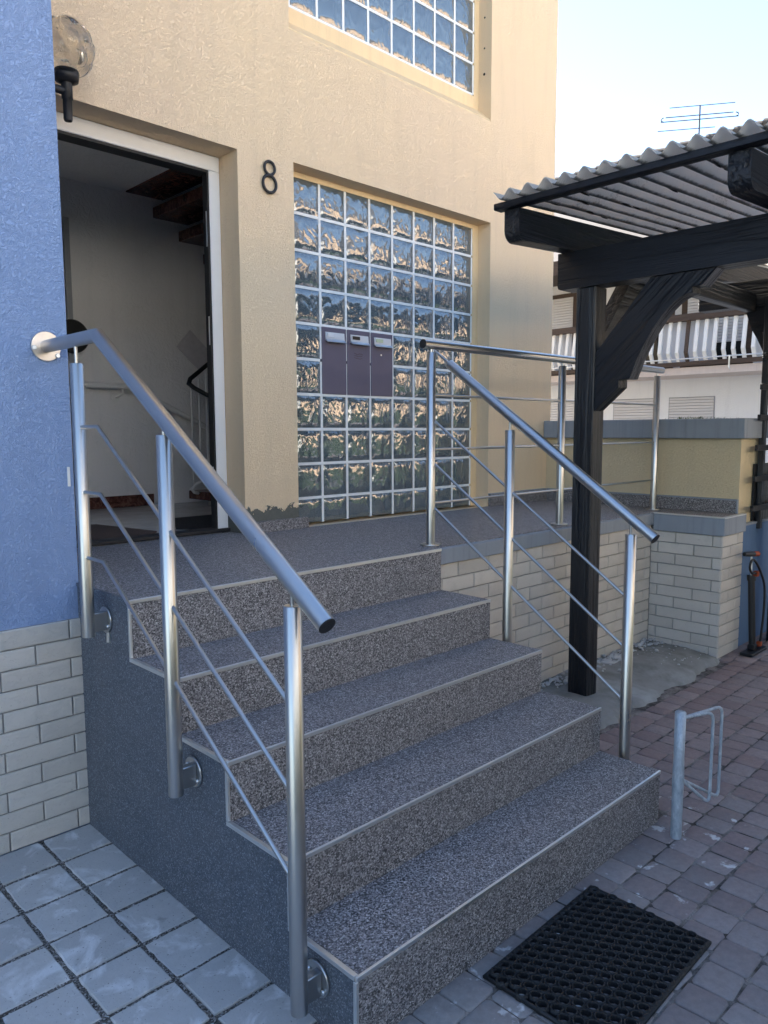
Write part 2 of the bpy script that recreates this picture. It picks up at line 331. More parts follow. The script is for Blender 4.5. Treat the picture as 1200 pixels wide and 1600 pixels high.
# ------------------------------------------------------------------ mesh helpers
class MB:
    def __init__(s): s.v = []; s.f = []; s.sm = []
    def add(s, vs, fs, smooth=False):
        o = len(s.v); s.v += [tuple(x) for x in vs]; s.f += [tuple(i + o for i in f) for f in fs]; s.sm += [smooth] * len(fs); return s
    def box(s, x0, x1, y0, y1, z0, z1):
        return s.add([(x0, y0, z0), (x1, y0, z0), (x1, y1, z0), (x0, y1, z0), (x0, y0, z1), (x1, y0, z1), (x1, y1, z1), (x0, y1, z1)],
                     [(0, 3, 2, 1), (4, 5, 6, 7), (0, 1, 5, 4), (1, 2, 6, 5), (2, 3, 7, 6), (3, 0, 4, 7)])
    def cbox(s, x0, x1, y0, y1, z0, z1, c=.004):
        """box with chamfered edges"""
        bm = bmesh.new(); bmesh.ops.create_cube(bm, size=1)
        for q in bm.verts: q.co = Vector(((x0 + x1) / 2 + q.co.x * (x1 - x0), (y0 + y1) / 2 + q.co.y * (y1 - y0), (z0 + z1) / 2 + q.co.z * (z1 - z0)))
        bmesh.ops.bevel(bm, geom=bm.edges[:], offset=c, segments=1, affect='EDGES')
        bm.verts.index_update(); s.add([q.co[:] for q in bm.verts], [[q.index for q in f.verts] for f in bm.faces]); bm.free(); return s
    def tube(s, pts, r, n=12, cap=True, closed=False):
        P = [Vector(p) for p in pts]; k = len(P); vs = []; fs = []
        up = None
        for i in range(k):
            a = P[i - 1] if (i > 0 or closed) else P[i]; c = P[(i + 1) % k] if (i < k - 1 or closed) else P[i]
            t = (c - a).normalized()
            if i > 0 or closed:
                d1 = (P[i] - P[i - 1]).normalized()
            else: d1 = t
            if up is None: up = Vector((0, 0, 1)) if abs(t.z) < .9 else Vector((1, 0, 0))
            u = (up - t * up.dot(t)).normalized(); w = t.cross(u); up = u
            ch = max(.35, d1.dot(t))                  # widen the ring at a mitre
            rr = r[i] if isinstance(r, (list, tuple)) else r
            for j in range(n):
                an = 2 * math.pi * j / n
                off = u * math.cos(an) * rr + w * math.sin(an) * rr
                # push along the bend plane so that the tube keeps its width through the corner
                if 0 < i < k - 1 or closed:
                    bend = (d1 - t * d1.dot(t))
                    if bend.length > 1e-5:
                        bn = bend.normalized(); off = off + bn * off.dot(bn) * (1 / ch - 1)
                vs.append(P[i] + off)
        for i in range(k if closed else k - 1):
            for j in range(n):
                a = i * n + j; b_ = i * n + (j + 1) % n; c = ((i + 1) % k) * n + (j + 1) % n; d = ((i + 1) % k) * n + j
                fs.append((a, b_, c, d))
        s.add(vs, fs, True)
        if cap and not closed:
            s.add([vs[j] for j in range(n)], [tuple(range(n - 1, -1, -1))]); s.add([vs[(k - 1) * n + j] for j in range(n)], [tuple(range(n))])
        return s
    def disc(s, c, axis, r, th, n=24):
        a = Vector(axis).normalized(); c = Vector(c); ch = th * .25
        return s.tube([c, c + a * ch, c + a * (th - ch), c + a * th], [r - ch, r, r, r - ch], n)
    def prism(s, poly, axis, a0, a1):
        """extrude a closed polygon of 2-D points along axis 0/1/2"""
        def pt(p, a):
            return (a, p[0], p[1]) if axis == 0 else (p[0], a, p[1]) if axis == 1 else (p[0], p[1], a)
        k = len(poly); vs = [pt(p, a0) for p in poly] + [pt(p, a1) for p in poly]
        fs = [tuple(range(k)), tuple(range(2 * k - 1, k - 1, -1))] + [(i, i + k, (i + 1) % k + k, (i + 1) % k) for i in range(k)]
        return s.add(vs, fs)
    def wall(s, x0, x1, z0, z1, y0, y1, holes, step=None):
        """slab in the XZ plane with rectangular holes, reveals included"""
        xs = sorted({x0, x1, *[h[0] for h in holes], *[h[1] for h in holes]}); zs = sorted({z0, z1, *[h[2] for h in holes], *[h[3] for h in holes]})
        xs = [x for x in xs if x0 <= x <= x1]; zs = [z for z in zs if z0 <= z <= z1]
        def solid(i, j):
            if i < 0 or j < 0 or i >= len(xs) - 1 or j >= len(zs) - 1: return False
            cx = (xs[i] + xs[i + 1]) / 2; cz = (zs[j] + zs[j + 1]) / 2
            return not any(h[0] < cx < h[1] and h[2] < cz < h[3] for h in holes)
        for i in range(len(xs) - 1):
            for j in range(len(zs) - 1):
                if not solid(i, j): continue
                a, b_, c, d = xs[i], xs[i + 1], zs[j], zs[j + 1]
                s.add([(a, y0, c), (b_, y0, c), (b_, y0, d), (a, y0, d)], [(0, 1, 2, 3)])
                s.add([(a, y1, c), (b_, y1, c), (b_, y1, d), (a, y1, d)], [(3, 2, 1, 0)])
                if not solid(i - 1, j): s.add([(a, y0, c), (a, y1, c), (a, y1, d), (a, y0, d)], [(3, 2, 1, 0)])
                if not solid(i + 1, j): s.add([(b_, y0, c), (b_, y1, c), (b_, y1, d), (b_, y0, d)], [(0, 1, 2, 3)])
                if not solid(i, j - 1): s.add([(a, y0, c), (b_, y0, c), (b_, y1, c), (a, y1, c)], [(3, 2, 1, 0)])
                if not solid(i, j + 1): s.add([(a, y0, d), (b_, y0, d), (b_, y1, d), (a, y1, d)], [(0, 1, 2, 3)])
        return s
    def mesh(s, name, m, base=(0, 0, 0), fix=True):
        me = bpy.data.meshes.new(name); B = Vector(base)
        me.from_pydata([tuple(Vector(v) - B) for v in s.v], [], s.f)
        for pgn, q in zip(me.polygons, s.sm): pgn.use_smooth = q
        if fix:
            bm = bmesh.new(); bm.from_mesh(me); bmesh.ops.recalc_face_normals(bm, faces=bm.faces[:]); bm.to_mesh(me); bm.free()
        if m: me.materials.append(M[m])
        me.update(); return me
BASE = {}
def link(o, parent=None):
    SC.collection.objects.link(o)
    if parent is not None: o.parent = parent
    return o
def tag(o, label=None, cat=None, group=None, kind=None):
    if label: o['label'] = label
    if cat: o['category'] = cat
    if group: o['group'] = group
    if kind: o['kind'] = kind
    return o
def thing(name, label, cat, base=(0, 0, 0), group=None):
    o = bpy.data.objects.new(name, None); o.empty_display_size = .1; o.location = base; link(o); BASE[o.name] = Vector(base)
    return tag(o, label, cat, group)
def obj(name, mb, m, parent=None, base=None, fix=True):
    """one mesh object from world-space geometry"""
    if parent is not None: B = BASE[parent.name]
    else: B = Vector(base or (0, 0, 0))
    o = bpy.data.objects.new(name, mb.mesh(name, m, B, fix)); link(o, parent)
    if parent is None: o.location = B
    BASE[o.name] = B; return o
def piece(name, me, parent, at, rot=(0, 0, 0), scale=(1, 1, 1)):
    """an object that shares the mesh me, placed in world space under parent"""
    o = bpy.data.objects.new(name, me); link(o, parent); o.location = Vector(at) - BASE[parent.name]; o.rotation_euler = rot; o.scale = scale
    BASE[o.name] = BASE[parent.name]; return o
def proj(p):
    d = Vector(p) - CP; z = d.dot(CF)
    if z < .05: return None
    return 600 + CFOC * d.dot(CR) / z, 800 - CFOC * d.dot(CU) / z, z
def inview(p, mg=40):
    q = proj(p); return q is not None and -mg < q[0] < 1200 + mg and -mg < q[1] < 1600 + mg

def cushion(lx, ly, h, c=.003, bulge=0.0, jit=0.0, rnd=None, nseg=0):
    """a flat block lying in XY, top towards +Z, chamfered rim; centre at origin, top at z=0"""
    mb = MB(); hx, hy = lx / 2, ly / 2
    def ring(ix, z):
        if nseg:
            k = .17 * min(hx, hy); pts = []
            for sx, sy in ((-1, -1), (1, -1), (1, 1), (-1, 1)):
                cor = (sx * (hx - ix), sy * (hy - ix))
                a = (cor[0] - sx * k, cor[1]); b_ = (cor[0], cor[1] - sy * k)
                pts += [a, b_] if sx * sy < 0 else [b_, a]
            return [(x, y, z) for x, y in pts]
        return [(-hx + ix, -hy + ix, z), (hx - ix, -hy + ix, z), (hx - ix, hy - ix, z), (-hx + ix, hy - ix, z)]
    rings = [ring(0, -h), ring(0, -c)] + ([ring(c * .35, -c * .35)] if nseg else []) + [ring(c * 1.15, 0)]
    k = len(rings[0]); J = [(rnd.uniform(-jit, jit), rnd.uniform(-jit, jit)) if rnd else (0, 0) for _ in range(k)]
    vs = [(x + J[i][0], y + J[i][1], z) for R in rings for i, (x, y, z) in enumerate(R)]
    fs = []
    for a in range(len(rings) - 1):
        fs += [(a * k + i, a * k + (i + 1) % k, (a + 1) * k + (i + 1) % k, (a + 1) * k + i) for i in range(k)]
    t = (len(rings) - 1) * k
    vs.append((0, 0, bulge)); fs += [(t + i, t + (i + 1) % k, len(vs) - 1) for i in range(k)]
    mb.add(vs, fs, bool(nseg)); return mb

# ------------------------------------------------------------------ ground
gr = MB(); gr.add([(-90, -90, -.03), (110, -90, -.03), (110, 110, -.03), (-90, 110, -.03)], [(0, 1, 2, 3)])
tag(obj('ground', gr, 'asphalt', fix=False), 'grey asphalt ground around the houses', kind='structure')
# slab paving left of the steps
sp_ = MB().box(-3.2, .0, -4.0, YB, -.025, -.0055)
slabs = obj('slab_paving', sp_, 'joint_gravel'); tag(slabs, 'square grey concrete slab paving left of the steps', kind='structure')
rs = random.Random(3); PX = .1935; PY = .1945
def slab_shape(lx, ly, rnd, k=7):
    mb = MB(); hx, hy = lx / 2, ly / 2; out = []
    for a, b_ in (((-hx, -hy), (hx, -hy)), ((hx, -hy), (hx, hy)), ((hx, hy), (-hx, hy)), ((-hx, hy), (-hx, -hy))):
        for i in range(k):
            t = i / k; q = .0012 if i == 0 else 0
            x, y = a[0] + (b_[0] - a[0]) * t, a[1] + (b_[1] - a[1]) * t
            out.append((x - math.copysign(q, x) + rnd.uniform(-.0018, .0018), y - math.copysign(q, y) + rnd.uniform(-.0018, .0018)))
    m_ = len(out); ins = [(x * (1 - .0022 / hx - rnd.uniform(0, .012)), y * (1 - .0022 / hy - rnd.uniform(0, .012))) for x, y in out]
    vs = [(x, y, -.03) for x, y in out] + [(x, y, -.0022) for x, y in out] + [(x, y, 0) for x, y in ins]
    fs = [(r * m_ + i, r * m_ + (i + 1) % m_, (r + 1) * m_ + (i + 1) % m_, (r + 1) * m_ + i) for r in (0, 1) for i in range(m_)] + [tuple(range(2 * m_, 3 * m_))]
    return mb.add(vs, fs)
sl_me = [slab_shape(PX - .014, PY - .014, rs).mesh('slab', 'slab_concrete', fix=False) for _ in range(8)]
field = MB()
for i in range(16):
    for j in range(-4, 20):
        x = .010 - PX / 2 - i * PX; y = .412 - PY / 2 - j * PY
        if j < 0: continue
        z = rs.uniform(-.003, .0015); rot = (rs.uniform(-.004, .004), rs.uniform(-.004, .004), rs.uniform(-.008, .008) + rs.choice((0, 1)) * math.pi)
        if inview((x, y, 0), 90): piece('slab', rs.choice(sl_me), slabs, (x, y, z), rot)
        else:
            c = cushion(PX - .013, PY - .013, .03, .004, .0008, .0022, rs); field.add([(a + x, b_ + y, d + z) for a, b_, d in c.v], c.f)
o = obj('outer_slabs', field, 'slab_concrete', slabs); o['kind'] = 'stuff'
# red-brown setts in front and to the right of the steps
sb = MB().box(.0, 6.5, -5.0, 1.0, -.028, -.0035)
setts = obj('sett_paving', sb, 'joint_sand'); tag(setts, 'weathered red-brown and grey sett paving right of the steps', kind='structure')
rs = random.Random(11)
se_me = {k: [cushion(k - .005, .1085, .03, .0045, .0006, .0028, rs, 1).mesh('sett', 'sett', fix=False) for _ in range(3)] for k in (.095, .105, .115, .125)}
cand = []; row = 0; y = .28
while y > -5.0:
    x = rs.uniform(0, .06)
    while x < 6.3:
        k = rs.choice((.095, .105, .105, .115, .115, .125))
        cx, cy = x + k / 2, y - .056
        x += k
        if cx < XR + .06 and cy > -1.12: continue
        if 1.55 < cx < 3.75 and cy > -.47: continue
        if cx > 3.6 and cy > -.4: continue
        if cx < .06: continue
        q = proj((cx, cy, 0)); vis = inview((cx, cy, 0), 12)
        cand.append((0 if not vis else 1 / q[2], cx, cy, k))
    y -= .1135 + rs.uniform(-.002, .002); row += 1
cand.sort(reverse=True); field = MB()
for i, (w_, cx, cy, k) in enumerate(cand):
    z = rs.uniform(-.002, .002) + (.0 if cx < 3.2 else (cx - 3.2) * .02); rz = rs.uniform(-.03, .03) + .02 * math.sin(cx * 3)
    if w_ > 0 and i < 300: piece('sett', rs.choice(se_me[k]), setts, (cx, cy, z), (rs.uniform(-.008, .008), rs.uniform(-.008, .008), rz))
    else:
        c = cushion(k - .005, .1085, .03, .0045, .0006, .0028, rs, 1)
        field.add([(a * math.cos(rz) - b_ * math.sin(rz) + cx, a * math.sin(rz) + b_ * math.cos(rz) + cy, d + z) for a, b_, d in c.v], c.f, True)
o = obj('outer_setts', field, 'sett_field', setts); o['kind'] = 'stuff'
# uneven concrete strip along the landing wall
cs = MB(); nx, ny = 60, 16; vs = []; fs = []; rr = random.Random(5)
edge = [-.49 + .02 * math.sin(i * .55) + rr.uniform(-.012, .012) + (0.03 * (i > 50)) for i in range(nx + 1)]
for i in range(nx + 1):
    for j in range(ny + 1):
        x = 1.50 + 2.35 * i / nx; t = j / ny; y = .03 + (edge[i] - .03) * t
        z = .062 - .05 * max(0, t - .45) ** 1.3 / .46 + rr.uniform(-.003, .003) + .008 * math.sin(x * 5 + y * 9)
        if j == ny: z = -.02
        vs.append((x, y, z)); fs += [(i * (ny + 1) + j, i * (ny + 1) + j + 1, (i + 1) * (ny + 1) + j + 1, (i + 1) * (ny + 1) + j)] if i < nx and j < ny else []
cs.add(vs, fs, True)
tag(obj('concrete_strip', cs, 'rough_concrete'), 'rough stained concrete strip along the tiled landing wall', kind='structure')

# ------------------------------------------------------------------ the house
house = thing('house', 'cream yellow rendered house with glass block windows and a blue front corner', 'house', (0, YF, 0))
DX0, DX1, DZ1 = -.25, 1.185, 2.905          # door recess
WX0, WX1, WZ1 = 1.545, 3.285, 2.925         # lower window recess
UX0, UX1, UZ0, UZ1 = 1.53, 3.275, 3.60, 5.7 # upper window recess
facade = MB().wall(-6, XC, -.03, 7.2, YF, YF + .30, [(DX0, DX1, H - .02, DZ1), (WX0, WX1, H - .01, WZ1), (UX0, UX1, UZ0, UZ1)])
wall = obj('wall', facade, 'stucco_yellow', house)
bw = MB().box(-6, .0, YB, YF - .004, -.03, 7.2)
bluewall = obj('blue_wall', bw, 'stucco_blue', house); bluewall['label'] = 'blue painted rough render on the projecting corner'
sh = MB(); sh.box(XC - .3, XC - .001, YF + .302, 12, -.03, 7.2); sh.box(-6, -5.7, YF + .302, 12, -.03, 7.2); sh.box(-5.69, XC - .31, 11.7, 12, -.03, 7.2)
obj('side_wall', sh, 'stucco_yellow', house)
rw = MB().box(XC + .001, 9.5, 6, 11.9, -.03, 7.2); obj('shading_wing', rw, 'stucco_yellow', house)  # unseen wing, added to keep the sun off the right side
rf = MB().box(-6.1, XC + .05, YB - .05, 12.1, 7.203, 7.45); rf.box(XC + .06, 9.6, 5.9, 12.0, 7.203, 7.45); obj('roof', rf, 'roof_tile', house)  # second box covers the added unseen wing
# smooth plaster borders around the glass blocks
def window_border(x0, x1, z0, z1, gx0, gx1, gz0, gz1, bottom=True):
    mb = MB(); y0, y1 = YG - .003, YG + .07; e = .001
    mb.box(x0 + e, gx0, y0, y1, z0 + e, z1 - e); mb.box(gx1, x1 - e, y0, y1, z0 + e, z1 - e)
    mb.box(gx0 + e, gx1 - e, y0 + .0005, y1, gz1, z1 - e)
    if bottom: mb.box(gx0 + e, gx1 - e, y0 + .0005, y1, z0 + e, gz0)
    return mb
GX0, GP, GPZ = 1.6204, .2, .2035
GZ9 = H + .1551                                        # joint between the ninth and tenth row
GZT = GZ9 + 9 * GPZ                                    # top of the first row
def block_mesh(w_, h_, name='glass_block'):
    mb = MB(); k = 10; vs = []; fs = []
    for i in range(k + 1):
        for j in range(k + 1):
            u, v_ = i / k * 2 - 1, j / k * 2 - 1
            rim = max(abs(u), abs(v_)); d = .0075 * (1 - u * u) ** .5 * (1 - v_ * v_) ** .5 + (.004 if rim < .99 else 0)
            vs.append((u * w_ / 2, -d, v_ * h_ / 2))
    for i in range(k):
        for j in range(k): a = i * (k + 1) + j; fs.append((a, a + k + 1, a + k + 2, a + 1))
    mb.add(vs, fs, True)
    y = .07; x, z = w_ / 2, h_ / 2
    mb.add([(-x, 0, -z), (x, 0, -z), (x, 0, z), (-x, 0, z), (-x, y, -z), (x, y, -z), (x, y, z), (-x, y, z)],
           [(4, 7, 6, 5), (0, 4, 5, 1), (1, 5, 6, 2), (2, 6, 7, 3), (3, 7, 4, 0)])
    return mb.mesh(name, 'glass_block', fix=False)
JT = .0165
bm_full = block_mesh(GP - JT, GPZ - JT); bm_low = block_mesh(GP - JT, .1551 - JT / 2 - .004)
def glass_window(name, zs, rows_skip, border):
    """zs: joint heights from the bottom; one mortar grid plus one object for each block"""
    w = obj(name, border, 'reveal_plaster', house)
    g = MB(); y0, y1 = YG + .001, YG + .068
    for i in range(9):
        x = GX0 + i * GP
        for j in range(len(zs) - 1):
            if rows_skip and 1 <= j <= 0: continue
            g.box(x - JT / 2, x + JT / 2, y0 + .0012, y1 - .001, zs[j] + (JT / 2 if j else .002), zs[j + 1] - JT / 2)
    for j, z in enumerate(zs):
        if j == 0 and rows_skip: continue
        for i in range(8):
            if rows_skip and i in (1, 2, 3) and j == rows_skip: continue
            g.box(GX0 + i * GP - JT / 2 + (.0003 if i else 0), GX0 + (i + 1) * GP - JT / 2, y0, y1, z - JT / 2 + .0002, z + JT / 2 - .0002)
    obj('mortar_joint', g, 'mortar_white', w)
    return w
zs_low = [H + .002] + [GZ9 + k * GPZ for k in range(10)]
zs_low[-1] = GZT
win = glass_window('glass_block_window', zs_low, 5, window_border(WX0, WX1, H, WZ1, GX0 - .006, GX0 + 8 * GP + .006, H, GZT - .012, False))
win['label'] = 'tall glass block window beside the door with three mailboxes set in'
for j in range(10):                                    # j = 0 is the buried bottom row
    for i in range(8):
        if i in (1, 2, 3) and j in (4, 5): continue
        zc = (zs_low[j] + zs_low[j + 1]) / 2 + (.001 if j == 0 else 0); me = bm_low if j == 0 else bm_full
        piece('glass_block', me, win, (GX0 + (i + .5) * GP, YG + .004, zc))
UZ = 3.795
zs_up = [UZ + k * GPZ for k in range(9)]
uw = glass_window('glass_block_window', zs_up, 0, window_border(UX0, UX1, UZ0, UZ1, GX0 - .006, GX0 + 8 * GP + .006, UZ - .004, zs_up[-1] + .004, False))
uw['label'] = 'upper glass block window in a deep plaster recess'
for j in range(8):
    for i in range(8): piece('glass_block', bm_full, uw, (GX0 + (i + .5) * GP, YG + .004, (zs_up[j] + zs_up[j + 1]) / 2))
sill = MB(); sill.prism([(YF + .006, UZ0 + .003), (YG + .06, UZ0 + .003), (YG + .06, UZ - .008), (YG - .002, UZ - .008), (YG - .002, UZ0 + .105), (YF + .006, UZ0 + .012)], 0, UX0 + .002, UX1 - .002)
obj('sill', sill, 'reveal_plaster', uw)
pl = MB()
for z, r_ in ((4.30, .006), (4.10, .006), (3.93, .009)): pl.disc((UX1 - .001, YF + .06, z), (-1, 0, 0), r_, .004, 10)
obj('wall_plug', pl, 'debris', uw)
# door frame, dark rebate, threshold
fr = MB(); fy0, fy1 = 1.255, 1.325
fr.cbox(1.118, 1.182, fy0, fy1, H + .004, 2.825, .003); fr.cbox(DX0 + .003, 1.182, fy0, fy1, 2.826, 2.902, .003)
frame = obj('door_frame', fr, 'white_pvc', house)
gk = MB(); gk.box(1.107, 1.117, fy0 + .004, fy1 - .02, H + .022, 2.812); gk.box(DX0 + .004, 1.1165, fy0 + .004, fy1 + .02, 2.8125, 2.825); obj('gasket', gk, 'black_gasket', frame)
stp = MB()
for z0, z1 in ((2.44, 2.62), (1.93, 2.08), (1.15, 1.28)): stp.cbox(1.1045, 1.1065, fy0 + .012, fy0 + .022, z0, z1, .0005)
obj('strike_plate', stp, 'bright_alu', frame)
th = MB().cbox(DX0 + .004, 1.19, 1.24, 1.33, H + .002, H + .022, .003); obj('threshold', th, 'black_gasket', frame)
# stone carpet skirting on the facade
sk = MB().box(1.19, 1.60, YF - .022, YF - .001, H + .001, H + .062); sk.box(1.190, 1.2055, YF, YF + .155, H + .001, H + .062)
obj('skirting', sk, 'stone_carpet', house)
# clinker tiles on the foot of the blue wall
TP, TL, TJ = .0720, .2400, .0055
tile_cache = {}
def tile_mesh(L_, h_):
    key = (round(L_, 3), round(h_, 3))
    if key not in tile_cache:
        t = cushion(L_, h_, .010, .0025, .0008); tile_cache[key] = t.mesh('tile', 'clinker_white', fix=False)
    return tile_cache[key]
def tile_run(parent, a0, a1, ztop, rows, joint0, place, zmin=-1):
    """rows of stretcher tiles between a0 and a1; joint0(row) gives one joint position"""
    for r_ in range(rows):
        z1 = ztop - r_ * TP; z0 = z1 - TP + TJ; z0 = max(z0, zmin)
        if z1 - z0 < .01: continue
        j0 = joint0(r_) ; k = math.floor((a0 - j0) / TL); edges = [a0]
        x = j0 + (k + 1) * TL
        while x < a1 - .004:
            if x > a0 + .012: edges.append(x)
            x += TL
        edges.append(a1)
        for p_, q_ in zip(edges, edges[1:]):
            s0 = p_ + (TJ / 2 if p_ != a0 else 0); s1 = q_ - (TJ / 2 if q_ != a1 else 0)
            if s1 - s0 < .008: continue
            at, rot = place((s0 + s1) / 2, (z0 + z1) / 2)
            piece('tile', tile_mesh(s1 - s0, z1 - z0), parent, at, rot)
FRONT = (math.pi / 2, 0, 0)                      # top of the tile towards -Y
LEFT = (math.pi / 2, 0, -math.pi / 2)            # towards -X
bed = MB().box(-3.0, -.0005, YB - .006, YB - .0005, .0, .792)
plinth = obj('tile_plinth', bed, 'mortar_grey', house); plinth['label'] = 'white split-face tiles at the foot of the blue wall'
tile_run(plinth, -1.15, -.001, .791, 11, lambda r_: -.046 if r_ % 2 == 0 else -.167, lambda x, z: ((x, YB - .0145, z), FRONT), .004)

# ------------------------------------------------------------------ hall behind the door
hall = thing('entrance_hall', 'white plastered hallway with pale floor seen through the open door', 'hallway', (.8, 1.4, H))
fl = MB().box(-1.0, 3.7, 1.331, 3.0, H - .10, H - .001); obj('floor', fl, 'hall_floor', hall)
hb = MB().box(-1.0, 3.7, 3.0, 3.15, H - .1, 5.8); obj('back_wall', hb, 'plaster_hall', hall)
hs = MB().box(3.701, 3.78, 1.391, 3.15, H - .1, 5.8); hs.box(-1.15, -1.001, 1.391, 3.15, H - .1, 5.8); obj('side_wall', hs, 'plaster_hall', hall)
obj('ceiling', MB().box(-1.0, 1.50, 1.392, 2.999, 3.18, 3.34), 'plaster_hall', hall); obj('ceiling', MB().box(-1, 3.7, 1.392, 2.999, 5.7, 5.8), 'plaster_hall', hall)
obj('skirting', MB().cbox(1.09, 1.64, 2.982, 2.999, H + .001, H + .085, .002), 'marble_red', hall)
jf = MB().cbox(.30, .335, 2.975, 2.999, H + .002, 2.92, .003).cbox(1.045, 1.085, 2.975, 2.999, H + .002, 2.92, .003); obj('door_frame', jf, 'glazing_grey', hall)
obj('door_leaf', MB().box(.34, 1.04, 2.985, 2.998, H + .004, 2.915), 'white_paint', hall)
cl = thing('ceiling_lamp', 'glass ceiling lamp above the hallway door', 'lamp', (.72, 1.75, 3.1))
dm = MB(); k = 20; prof = [(.0, 0), (.06, .004), (.105, .022), (.125, .05), (.13, .075)]
dm.tube([(.72, 1.75, 3.10 + z) for r_, z in prof], [max(r_, .004) for r_, z in prof], k, True); obj('shade', dm, 'glazing_grey', cl)
obj('rim', MB().disc((.72, 1.75, 3.168), (0, 0, 1), .135, .012, 24), 'bright_alu', cl)
# staircase with marble treads
st = thing('hall_staircase', 'open staircase with red marble treads inside the hallway', 'staircase', (2.2, 2.5, H))
for k_ in range(9):
    x = 1.505 + .205 * k_; z = 3.17 - .135 * k_
    if k_ == 0: z = 3.175
    obj('tread', MB().cbox(x, x + .29, 2.12 + .02 * k_, 2.985, z, z + .075, .004), 'marble_red', st)
obj('tread', MB().cbox(1.80, 2.25, 2.30, 2.75, .972, 1.034, .004), 'marble_red', st)
obj('leg', MB().tube([(1.90, 2.62, H), (1.90, 2.62, .973)], .014, 10), 'glazing_grey', st)
for x, y, z0, z1 in ((1.76, 2.6, 1.075, 1.81), (1.835, 2.62, 1.10, 1.86), (1.92, 2.66, 1.15, 1.93)):
    obj('baluster', MB().tube([(x, y, z0), (x, y, z1)], .008, 8), 'white_paint', st)
hr = [(2.15, 2.45, 1.62), (1.99, 2.5, 1.67), (1.86, 2.55, 1.735), (1.775, 2.585, 1.785), (1.742, 2.60, 1.815), (1.765, 2.62, 1.85), (1.83, 2.63, 1.895), (1.92, 2.67, 1.95), (2.03, 2.7, 2.02)]
obj('handrail', MB().tube(hr, .016, 10), 'black_plastic', st)
sc_ = [(1.93, 2.58, 1.15), (1.83, 2.58, 1.115), (1.765, 2.59, 1.085), (1.74, 2.6, 1.055), (1.765, 2.61, 1.03), (1.80, 2.61, 1.02)]
obj('stringer_scroll', MB().tube(sc_, .012, 8), 'white_paint', st)
wh = thing('wall_handrail', 'white tubular handrail on the back wall of the hallway', 'handrail', (1.5, 2.93, 1.7))
obj('rail', MB().tube([(1.05, 2.93, 1.80), (1.43, 2.93, 1.798), (1.72, 2.93, 1.674), (2.5, 2.93, 1.31)], .02, 12), 'white_paint', wh)
for x in (1.13, 1.40):
    bk = MB().tube([(x, 2.93, 1.785), (x, 2.94, 1.74), (x - .03, 2.985, 1.72)], .007, 8); bk.disc((x - .03, 2.999, 1.72), (0, -1, 0), .035, .008, 16)
    obj('bracket', bk, 'white_paint', wh)
nt = MB(); a = math.radians(-42); cx_, cz_ = 2.03, 2.10
ct, sn = math.cos(a), math.sin(a); pts = [(-.13, -.09), (.13, -.09), (.13, .09), (-.13, .09)]
pts = [(cx_ + u * ct - v_ * sn, cz_ + u * sn + v_ * ct) for u, v_ in pts]
nt.prism(pts, 1, 2.990, 2.998); tag(obj('notice_sheet', nt, 'paper', base=(2.03, 2.99, 2.1)), 'pale framed notice hung at an angle on the hallway wall', 'notice')
dc = MB().disc((1.065, 2.972, 2.125), (0, -1, 0), .115, .03, 36); tag(obj('round_plaque', dc, 'name_black', base=(1.065, 2.97, 2.12)), 'black round disc on the hallway wall behind the handrail', 'plaque')
tag(obj('door_mat', MB().prism([(.30, 1.36), (.72, 1.36), (.88, 1.50), (.78, 2.05), (.30, 2.05)], 2, H + .0005, H + .009), 'brown_mat', base=(.6, 1.7, H)), 'brown floor mat at the left of the hallway floor', 'mat')
tag(obj('door_mat', MB().prism([(1.02, 1.54), (1.16, 1.37), (1.60, 1.42), (1.62, 2.0), (1.25, 2.0)], 2, H + .0005, H + .010), 'dark_mat', base=(1.3, 1.7, H)), 'black floor mat at the right of the hallway floor', 'mat')

# ------------------------------------------------------------------ entrance steps and landing
steps = thing('entrance_steps', 'grey speckled stone-carpet steps and landing with metal edge trims', 'steps', (XR / 2, -.5, 0))
LX1 = 4.03                                              # right end of the landing
land = MB().prism([(.0, .0), (XR, .0), (XR, .045), (3.70, .045), (3.70, -.43), (LX1 - .002, -.43), (LX1 - .002, YF - .001), (1.189, YF - .001), (1.189, 1.239), (.001, 1.239)], 2, .0, H)
obj('landing', land, 'stone_carpet', steps)
for k in range(1, 5):
    s_ = MB().box(.0, XR, YN[k], YN[k - 1] - .0005, 0, ZN[k]); obj('step', s_, 'stone_carpet', steps)
prof = [(YB - .001, .0), (YB - .001, H - .004)]
for k in range(5):
    prof.append((YN[k] + .001, ZN[k] - .004)); prof.append((YN[k] + .001, (ZN[k + 1] - .004) if k < 4 else .0))
obj('cheek', MB().prism(prof, 0, -.006, -.0005), 'stone_cheek', steps)
TW = .011
for k in range(5):
    y, z = YN[k], ZN[k]
    obj('nosing_trim', MB().cbox(-.007, XR + .001, y - .0035, y + .004, z - TW, z + .0022, .0012), 'aluminium_trim', steps)
    zb = ZN[k + 1] + .004 if k < 4 else .0
    obj('riser_trim', MB().cbox(-.0095, -.0005, y - .003, y + TW - .003, zb, z - TW - .0004, .001), 'aluminium_trim', steps)
    if k < 4: obj('tread_trim', MB().cbox(-.0095, .004, YN[k + 1] + .005, y + TW - .003, ZN[k + 1] - TW + .001, ZN[k + 1] + .0025, .001), 'aluminium_trim', steps)
obj('tread_trim', MB().cbox(-.0095, .004, .005, YB - .002, H - TW + .001, H + .0022, .001), 'stone_cheek', steps)
